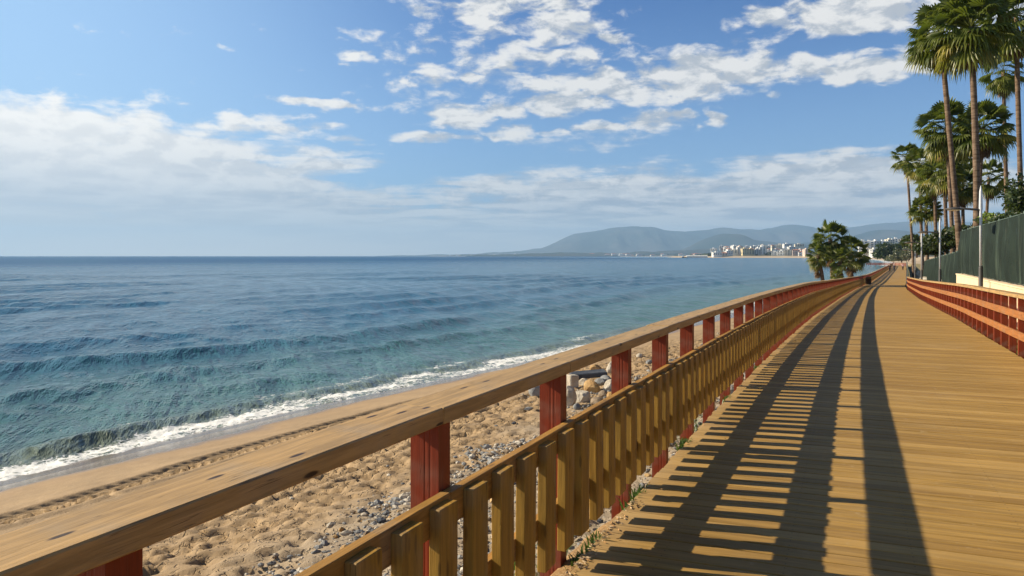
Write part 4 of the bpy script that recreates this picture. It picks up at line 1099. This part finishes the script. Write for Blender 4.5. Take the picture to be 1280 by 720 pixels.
# ------------------------------------------------------------------ stones
def ground_hit(px, py):
    u = (px-640)/1000; v = (320-py)/1000
    lo = 3.0
    for _ in range(60):
        l, s = to_ls(u*lo, lo); z = float(beach_z0(np.array([l]), np.array([s]))[0]); t_ = (z-CAMZ)/v
        if abs(t_-lo) < 1e-3: break
        lo = lo*.4+t_*.6
    return u*lo, lo, CAMZ+v*lo
def rock_geo(seed, n=2):
    bm = bmesh.new(); bmesh.ops.create_icosphere(bm, subdivisions=n, radius=1)
    rnd = random.Random(seed); ps = [Vector([rnd.uniform(-1, 1) for _ in range(3)]).normalized() for _ in range(9)]; hs = [rnd.uniform(.62, .95) for _ in ps]
    for v in bm.verts:
        for p, h in zip(ps, hs):
            d = v.co.dot(p)
            if d > h: v.co -= p*(d-h)*.85
        v.co *= 1+rnd.uniform(-.025, .025)
    bm.verts.index_update()
    out = ([tuple(v.co) for v in bm.verts], [tuple(w.index for w in f.verts) for f in bm.faces]); bm.free(); return out
def stone_mat(name, c1, c2):
    m, t = newmat(name); p = t.coord('Object'); a = t.noise(p, 2.2, 6, .65); b = t.noise(p, 14, 4, .7)
    c = t.mix(t.mr(a, .35, .65), c1, c2); c = t.mix(t.mr(b, .55, .75, 0, .4), c, sc3(c1, .5))
    t.out(t.bsdf(c, .85, t.bump(t.m('ADD', a, t.m('MULTIPLY', b, .4)), .6, .08), .3)); return m
SM = {'pale': stone_mat('pale_limestone', (.36, .31, .24), (.56, .51, .43)), 'ochre': stone_mat('ochre_stone', (.34, .20, .08), (.52, .36, .17)), 'grey': stone_mat('grey_stone', (.16, .165, .17), (.33, .33, .32)), 'dark': stone_mat('dark_slate', (.035, .045, .065), (.09, .10, .12)), 'brown': stone_mat('brown_stone', (.17, .125, .085), (.30, .23, .16))}
def boulder(px, py, rpx, sx, sz, kind, label, seed, d=None):
    if d is None: x, y, z = ground_hit(px, py)
    else: x, y = (px-640)/1000*d, d; z = CAMZ+(320-py)/1000*d
    r = rpx*1.22/1000*y; v, f = rock_geo(seed, 3)
    v = [(a*r*sx, b*r*.9, c*r*sz) for a, b, c in v]
    o = meshobj('boulder', v, f, SM[kind], smooth=False, loc=(x, y+r*.3, z+r*sz*.55)); o.rotation_euler = (0, 0, seed*1.3)
    tag(o, label, 'boulder', 'boulders on the sand beside the boardwalk'); return o
for a in ((712, 508, 9, .75, 1.5, 'pale', 'tall pale boulder just right of the second full red post'), (727, 503, 9.5, 1.1, .9, 'pale', 'rounded white boulder between the tall pale one and the ochre one'), (740, 491, 10, 1.2, .85, 'ochre', 'ochre topped boulder highest on the heap'), (747, 507, 9, 1.2, .6, 'brown', 'flat brown boulder at the front right of the heap'), (755, 497, 6, 1.2, .8, 'brown', 'small brown boulder behind the flat one'), (762, 490, 7, .9, 1.2, 'pale', 'pale boulder against the third red post'), (765, 499, 6, 1.0, .9, 'ochre', 'orange boulder at the foot of the third red post'), (729, 481, 6, 1.3, .7, 'pale', 'small pale boulder beside the dark slab'), (751, 482, 6, 1.2, .8, 'grey', 'grey boulder between the dark slab and the ochre boulder'), (728, 468, 6, 1.7, .5, 'ochre', 'flat ochre boulder behind the dark slab'), (745, 464, 5, 1.3, .9, 'ochre', 'small ochre boulder farthest back on the heap'), (764, 466, 5, 1.0, 1.5, 'pale', 'upright white boulder against the third red post, far side'), (758, 476, 6, 1.5, .6, 'grey', 'long grey boulder right of the dark slab'), (669, 494, 8, .8, .9, 'grey', 'lone grey boulder left of the second full red post'), (722, 512, 5, 1, .8, 'grey', 'small grey boulder at the front of the heap'), (800, 447, 4, 1, .7, 'pale', 'small white boulder on the pebbles between two red posts'), (812, 455, 4, 1.3, .7, 'grey', 'small grey boulder on the pebbles between two red posts')):
    boulder(*a, seed=int(a[0]*7+a[1]))
def slab():
    x, y, z = ground_hit(736, 476); m = MB().box(-.42, .42, -.16, .16, 0, .12, .02)
    o = m.build('slab', SM['dark'], loc=(x, y+.1, z+.08)); o.rotation_euler = (.1, -.06, .15); tag(o, 'dark blue grey flat slab lying on the boulders', 'slab')
    x, y, z = ground_hit(715, 484); b = MB().box(-.11, .11, -.11, .11, -.05, .27, .02)
    v = b.build('concrete_block', SM['pale'], loc=(x, y, z)); v.rotation_euler = (0, .05, .5); tag(v, 'upright white concrete block beside the second full red post', 'block')
slab()
boulder(1148, 348, 3, .8, 1.8, 'pale', 'pale leaning stone by the trunks at the end of the railing', 901, d=80)
for i, (px, py, d) in enumerate(((1157, 351, 66), (1183, 353, 48))):
    boulder(px, py, 4, 1.5, .7, 'pale', ('cream stone behind the railing below the third lamp', 'cream stone behind the railing below the second lamp')[i], 903+i, d=d)
def pebbles():
    """loose shingle along the foot of the boardwalk, one ground cover"""
    geos = [rock_geo(900+i, 1) for i in range(8)]
    geos = [(np.array(v), f) for v, f in geos]
    mb_v = []; mb_f = []; mats = []; n0 = 0
    r_ = np.random.default_rng(3)
    names = ['grey', 'pale', 'brown', 'dark', 'ochre']; pw = [.46, .26, .17, .07, .04]
    N = 21000
    for i in range(N):
        s = 1.5+(r_.random()**1.55)*48
        le = float(off(s))-1.4; sl = float(shore_l(s))
        edge = 2.75+1.0*(float(fbm(np.array([s*.5]), np.array([0.0]), 15, 3)[0])-.5)*2
        u = edge*(1-r_.random()**2*.85) if r_.random() < .8 else edge+abs(r_.normal(0, .22))
        if r_.random() < .008: u = edge+abs(r_.normal(0, 1.6))
        l = le-u*min(1, (le-sl)/12.6+.1)
        if l < sl+1.5: continue
        z = float(beach_z0(np.array([l]), np.array([s]))[0])+.0
        sz = float(np.clip(r_.lognormal(-3.95, .45), .009, .09))*(1+s*.012)
        v, f = geos[r_.integers(0, 8)]
        a = r_.uniform(0, 6.28); ca, sa = math.cos(a), math.sin(a)
        vv = v*np.array([sz*r_.uniform(.8, 1.4), sz*r_.uniform(.7, 1.0), sz*r_.uniform(.45, .8)])
        p = W(l, s, z+sz*.35)
        vv = np.stack([vv[:, 0]*ca-vv[:, 1]*sa+p[0], vv[:, 0]*sa+vv[:, 1]*ca+p[1], vv[:, 2]+p[2]], -1)
        mb_v.append(vv); mb_f += [tuple(k+n0 for k in q) for q in f]; n0 += len(vv); mats += [int(r_.choice(5, p=pw))]*len(f)
    V = np.vstack(mb_v)
    o = meshobj('shingle', V, mb_f, mats=[SM[k] for k in names], fm=mats); tag(o, 'grey and white loose pebbles along the foot of the boardwalk', 'pebbles', kind='stuff')
pebbles()

# grass and litter in the crack between deck and slats
def grass():
    lm = LM(); r_ = random.Random(4)
    spots = [(4.35, .15), (5.2, .3), (5.4, .2), (7.0, .25), (7.1, .12), (9.6, .25), (12.6, .2), (4.1, .1)]
    spots += [(r_.uniform(-2, 30), .4) for _ in range(6)]
    for j, (s0, wd) in enumerate(spots):
        side = -1.335 if j < 8 else -1.60
        for k in range(70):
            s = s0+r_.gauss(0, wd*.4); l = (side+r_.gauss(0, .018) if side > -1.5 else r_.uniform(-2.4, -1.5))+float(off(s))
            z0 = float(deckz(s))-.06 if side > -1.5 else float(CAMZ-h_side(s))
            p = Vector(W(l, s, z0)); h = r_.uniform(.03, .09) if side > -1.5 else r_.uniform(.08, .3); a = r_.uniform(0, 6.28); w = .006
            d = Vector((math.cos(a), math.sin(a), 0)); e = Vector((-d.y, d.x, 0))*w; n = len(lm.v)
            lm.v += [p-e, p+e, p+d*h*.3+e*.8+Vector((0, 0, h*.7)), p+d*h*.3-e*.8+Vector((0, 0, h*.7)), p+d*h*.75+Vector((0, 0, h*.95))]
            lm.f += [(n, n+1, n+2, n+3), (n+3, n+2, n+4)]; lm.t += [r_.uniform(.1, .8)]*2
    # on the land side beyond the right railing
    for k in range(5000):
        s = r_.uniform(8, 40); l = r_.uniform(2.8, 4.3)+float(off(s)); 
        if float(vnoise(np.array([s*.8]), np.array([l*1.5]), 77)[0]) < .45: continue
        p = Vector(W(l, s, float(deckz(s))-.3)); h = r_.uniform(.08, .28); a = r_.uniform(0, 6.28); d = Vector((math.cos(a), math.sin(a), 0)); e = Vector((-d.y, d.x, 0))*.012; n = len(lm.v)
        lm.v += [p-e, p+e, p+d*h*.3+Vector((0, 0, h*.7)), p+d*h*.7+Vector((0, 0, h))]
        lm.f += [(n, n+1, n+2), (n, n+2, n+3)]; lm.t += [r_.uniform(.1, .8)]*2
    o = lm.build('grass', leaf_mat('grass_blade', (.04, .09, .015), (.09, .17, .03), (.25, .24, .08), .35)); tag(o, 'green grass tufts growing in the crack between the planks and the slats', 'grass', kind='stuff')
grass()
def dirt():
    s = np.concatenate([np.arange(-3, 24, .06), np.arange(24, 92, .5)]); c = np.array([-1.62, -1.52, -1.44, -1.40, -1.36, -1.33, -1.30])
    S, L = np.meshgrid(s, c, indexing='ij'); z = deckz(S)-.035-.09*sstep(4.6, 5.6, S)+np.array([-.35, -.12, -.04, -.02, -.01, .0, -.02])+(fbm(L*14, S*9, 19, 3)-.5)*.05
    LL = L+off(S); o = gridobj('sand_ledge', np.stack([LL*CT+S*ST, -LL*ST+S*CT, z], -1), earth_mat('drifted_dirt', (.34, .20, .085), (.22, .13, .06), (.44, .30, .15), 5)); tag(o, kind='structure')
dirt()
def litter():
    r_ = random.Random(8); b = MB()
    for k in range(420):
        s = r_.uniform(1.5, 5.2) if k < 330 else r_.uniform(2, 30); l = -1.318+(abs(r_.gauss(0, .03)) if k < 330 else abs(r_.gauss(0, .25)))+float(off(s)); z = float(deckz(s))+.004
        sz = r_.uniform(.004, .013); a = r_.uniform(0, 6.28); p = W(l, s, z)
        b.add([(p[0]+sz*math.cos(a+q)*(1.6 if i % 2 else .6), p[1]+sz*math.sin(a+q)*(1.6 if i % 2 else .6), p[2]+.004*(i % 2)) for i, q in enumerate((0, 1.57, 3.14, 4.71))]+[(p[0], p[1], p[2]+sz*.7)], [(0, 1, 4), (1, 2, 4), (2, 3, 4), (3, 0, 4), (3, 2, 1, 0)], k % 2)
    o = b.build('leaf_litter', [plain('dry_litter', (.36, .20, .08), .9, .3), plain('sand_grains', (.45, .33, .2), .9, .2)]); tag(o, 'dry leaf crumbs and sand caught along the sea side edge of the planks', 'litter', kind='stuff')
litter()

# ------------------------------------------------------------------ bin and people
def litter_bin():
    s = 92.6; l = -1.316+float(off(s))+.42; root = empty('litter_bin', W(l, s, float(deckz(s)))); tag(root, 'small dark litter bin on the sea side edge of the boardwalk', 'litter bin')
    mt = plain('dark_bin_paint', (.045, .018, .012), .6, .2, 8)
    m = MB().lathe([(.22, .12), (.27, .14), (.29, .72), (.30, .74), (.27, .75), (.25, .40)], 16); m.build('body', mt, root, smooth=True)
    MB().lathe([(.26, .80), (.31, .81), (.30, .85), (.12, .93), (.01, .94)], 16).build('lid', mt, root, smooth=True)
    for x in (-.24, .24): MB().tube([(x, 0, 0), (x, 0, .84)], .022, 6).build('leg', M['pole_dark'], root)
litter_bin()
def person(px, d, H, shirt, trousers, hair, label, seed, yaw, stride=.22):
    x = (px-640)/1000*d; l, s = to_ls(x, d); z = float(deckz(s))
    root = empty('person', (x, d, z), yaw); tag(root, label, 'person', 'people walking far down the boardwalk')
    k = H/1.75
    def skin(name, nodes, edges, mat, parent):
        me = bpy.data.meshes.new(name); me.from_pydata([tuple(c*k for c in n[:3]) for n in nodes], edges, []); o = bpy.data.objects.new(name, me); link(o, parent)
        o.modifiers.new('skin', 'SKIN'); 
        for v, n in zip(me.skin_vertices[0].data, nodes): v.radius = (n[3]*k, n[4]*k)
        me.skin_vertices[0].data[0].use_root = True
        sb = o.modifiers.new('sub', 'SUBSURF'); sb.levels = 1; sb.render_levels = 1
        me.materials.append(mat); return o
    st = stride
    nodes = [(0, 0, .95, .14, .10), (0, 0, 1.2, .13, .09), (0, 0, 1.42, .15, .09), (0, 0, 1.52, .05, .05), (0, 0, 1.60, .085, .095), (0, 0, 1.70, .07, .08),
             (.10, 0, .88, .085, .085), (.11, st*.5, .50, .06, .06), (.11, st*.9, .09, .04, .04), (.11, st*.9-.17, .04, .035, .03),
             (-.10, 0, .88, .085, .085), (-.11, -st*.6, .50, .06, .06), (-.11, -st*.8, .09, .04, .04), (-.11, -st*.8-.17, .04, .035, .03),
             (.20, 0, 1.40, .05, .05), (.26, -st*.4, 1.14, .04, .04), (.25, -st*.9-.05, .90, .032, .032), (.25, -st*.9-.1, .80, .03, .02),
             (-.20, 0, 1.40, .05, .05), (-.26, st*.4, 1.14, .04, .04), (-.25, st*.6, .90, .032, .032), (-.25, st*.6, .80, .03, .02)]
    edges = [(0, 1), (1, 2), (2, 3), (3, 4), (4, 5), (0, 6), (6, 7), (7, 8), (8, 9), (0, 10), (10, 11), (11, 12), (12, 13), (2, 14), (14, 15), (15, 16), (16, 17), (2, 18), (18, 19), (19, 20), (20, 21)]
    skinm = plain('skin_tone', (.42, .24, .15), .6, .05)
    skin('body', nodes, edges, skinm, root)
    g = 1.22
    tn = [nodes[0], nodes[6], nodes[7], nodes[8], nodes[10], nodes[11], nodes[12]]; tn = [(a, b, c, r*g+.01, q*g+.012) for a, b, c, r, q in tn]
    skin('trousers', tn, [(0, 1), (1, 2), (2, 3), (0, 4), (4, 5), (5, 6)], plain('trouser_cloth', trousers, .9, .1), root)
    sn = [nodes[1], nodes[0], nodes[2], nodes[14], nodes[15], nodes[18], nodes[19]]; sn = [(a, b, c, r*1.15+.015, q*1.15+.015) for a, b, c, r, q in sn]
    skin('shirt', sn, [(0, 1), (0, 2), (2, 3), (3, 4), (2, 5), (5, 6)], plain('shirt_cloth', shirt, .9, .1), root)
    hn = [(0, .01, 1.655, .088, .098), (0, .02, 1.72, .082, .09)]; skin('hair', hn, [(0, 1)], plain('hair_colour', hair, .8, .1), root)
person(1128.5, 184, 1.68, (.72, .42, .46), (.05, .04, .05), (.09, .05, .03), 'person in a pale pink top and dark trousers walking in the middle of the boardwalk', 1, 2.8)
person(1117.8, 172, 1.55, (.05, .06, .10), (.03, .035, .05), (.5, .42, .36), 'person in dark clothes with light hair, right of the pair near the sea side railing', 2, 2.9)
person(1112.2, 166, 1.55, (.02, .02, .025), (.02, .02, .02), (.02, .015, .01), 'person all in black, left of the pair near the sea side railing', 3, 3.0)

# ------------------------------------------------------------------ haze
def haze():
    b = MB().box(-23000, 24000, -22500, 23000, SEA-9, 800)
    o = b.build('haze', None) if False else meshobj('haze', b.v, b.f)
    m = bpy.data.materials.new('haze'); m.use_nodes = True; t = m.node_tree; t.nodes.clear()
    v = t.nodes.new('ShaderNodeVolumePrincipled'); v.inputs['Color'].default_value = (.42, .68, 1.0, 1); v.inputs['Density'].default_value = 8.2e-5; v.inputs['Anisotropy'].default_value = .1
    q = t.nodes.new('ShaderNodeOutputMaterial'); t.links.new(v.outputs[0], q.inputs['Volume'])
    o.data.materials.append(m); tag(o, kind='stuff')
haze()

# ------------------------------------------------------------------ render settings
sc.view_settings.view_transform = 'Standard'; sc.view_settings.look = 'None'; sc.view_settings.exposure = EXPO; sc.view_settings.gamma = 1.0
sc.view_settings.use_curve_mapping = False
cy = sc.cycles
cy.use_denoising = True; cy.denoiser = 'OPENIMAGEDENOISE'
try: cy.denoising_input_passes = 'RGB_ALBEDO_NORMAL'
except Exception: pass
cy.max_bounces = 6; cy.diffuse_bounces = 3; cy.glossy_bounces = 3; cy.transparent_max_bounces = 12; cy.volume_bounces = 0
cy.use_adaptive_sampling = False; cy.sample_clamp_indirect = 6
cy.volume_step_rate = 4
bpy.context.view_layer.update()
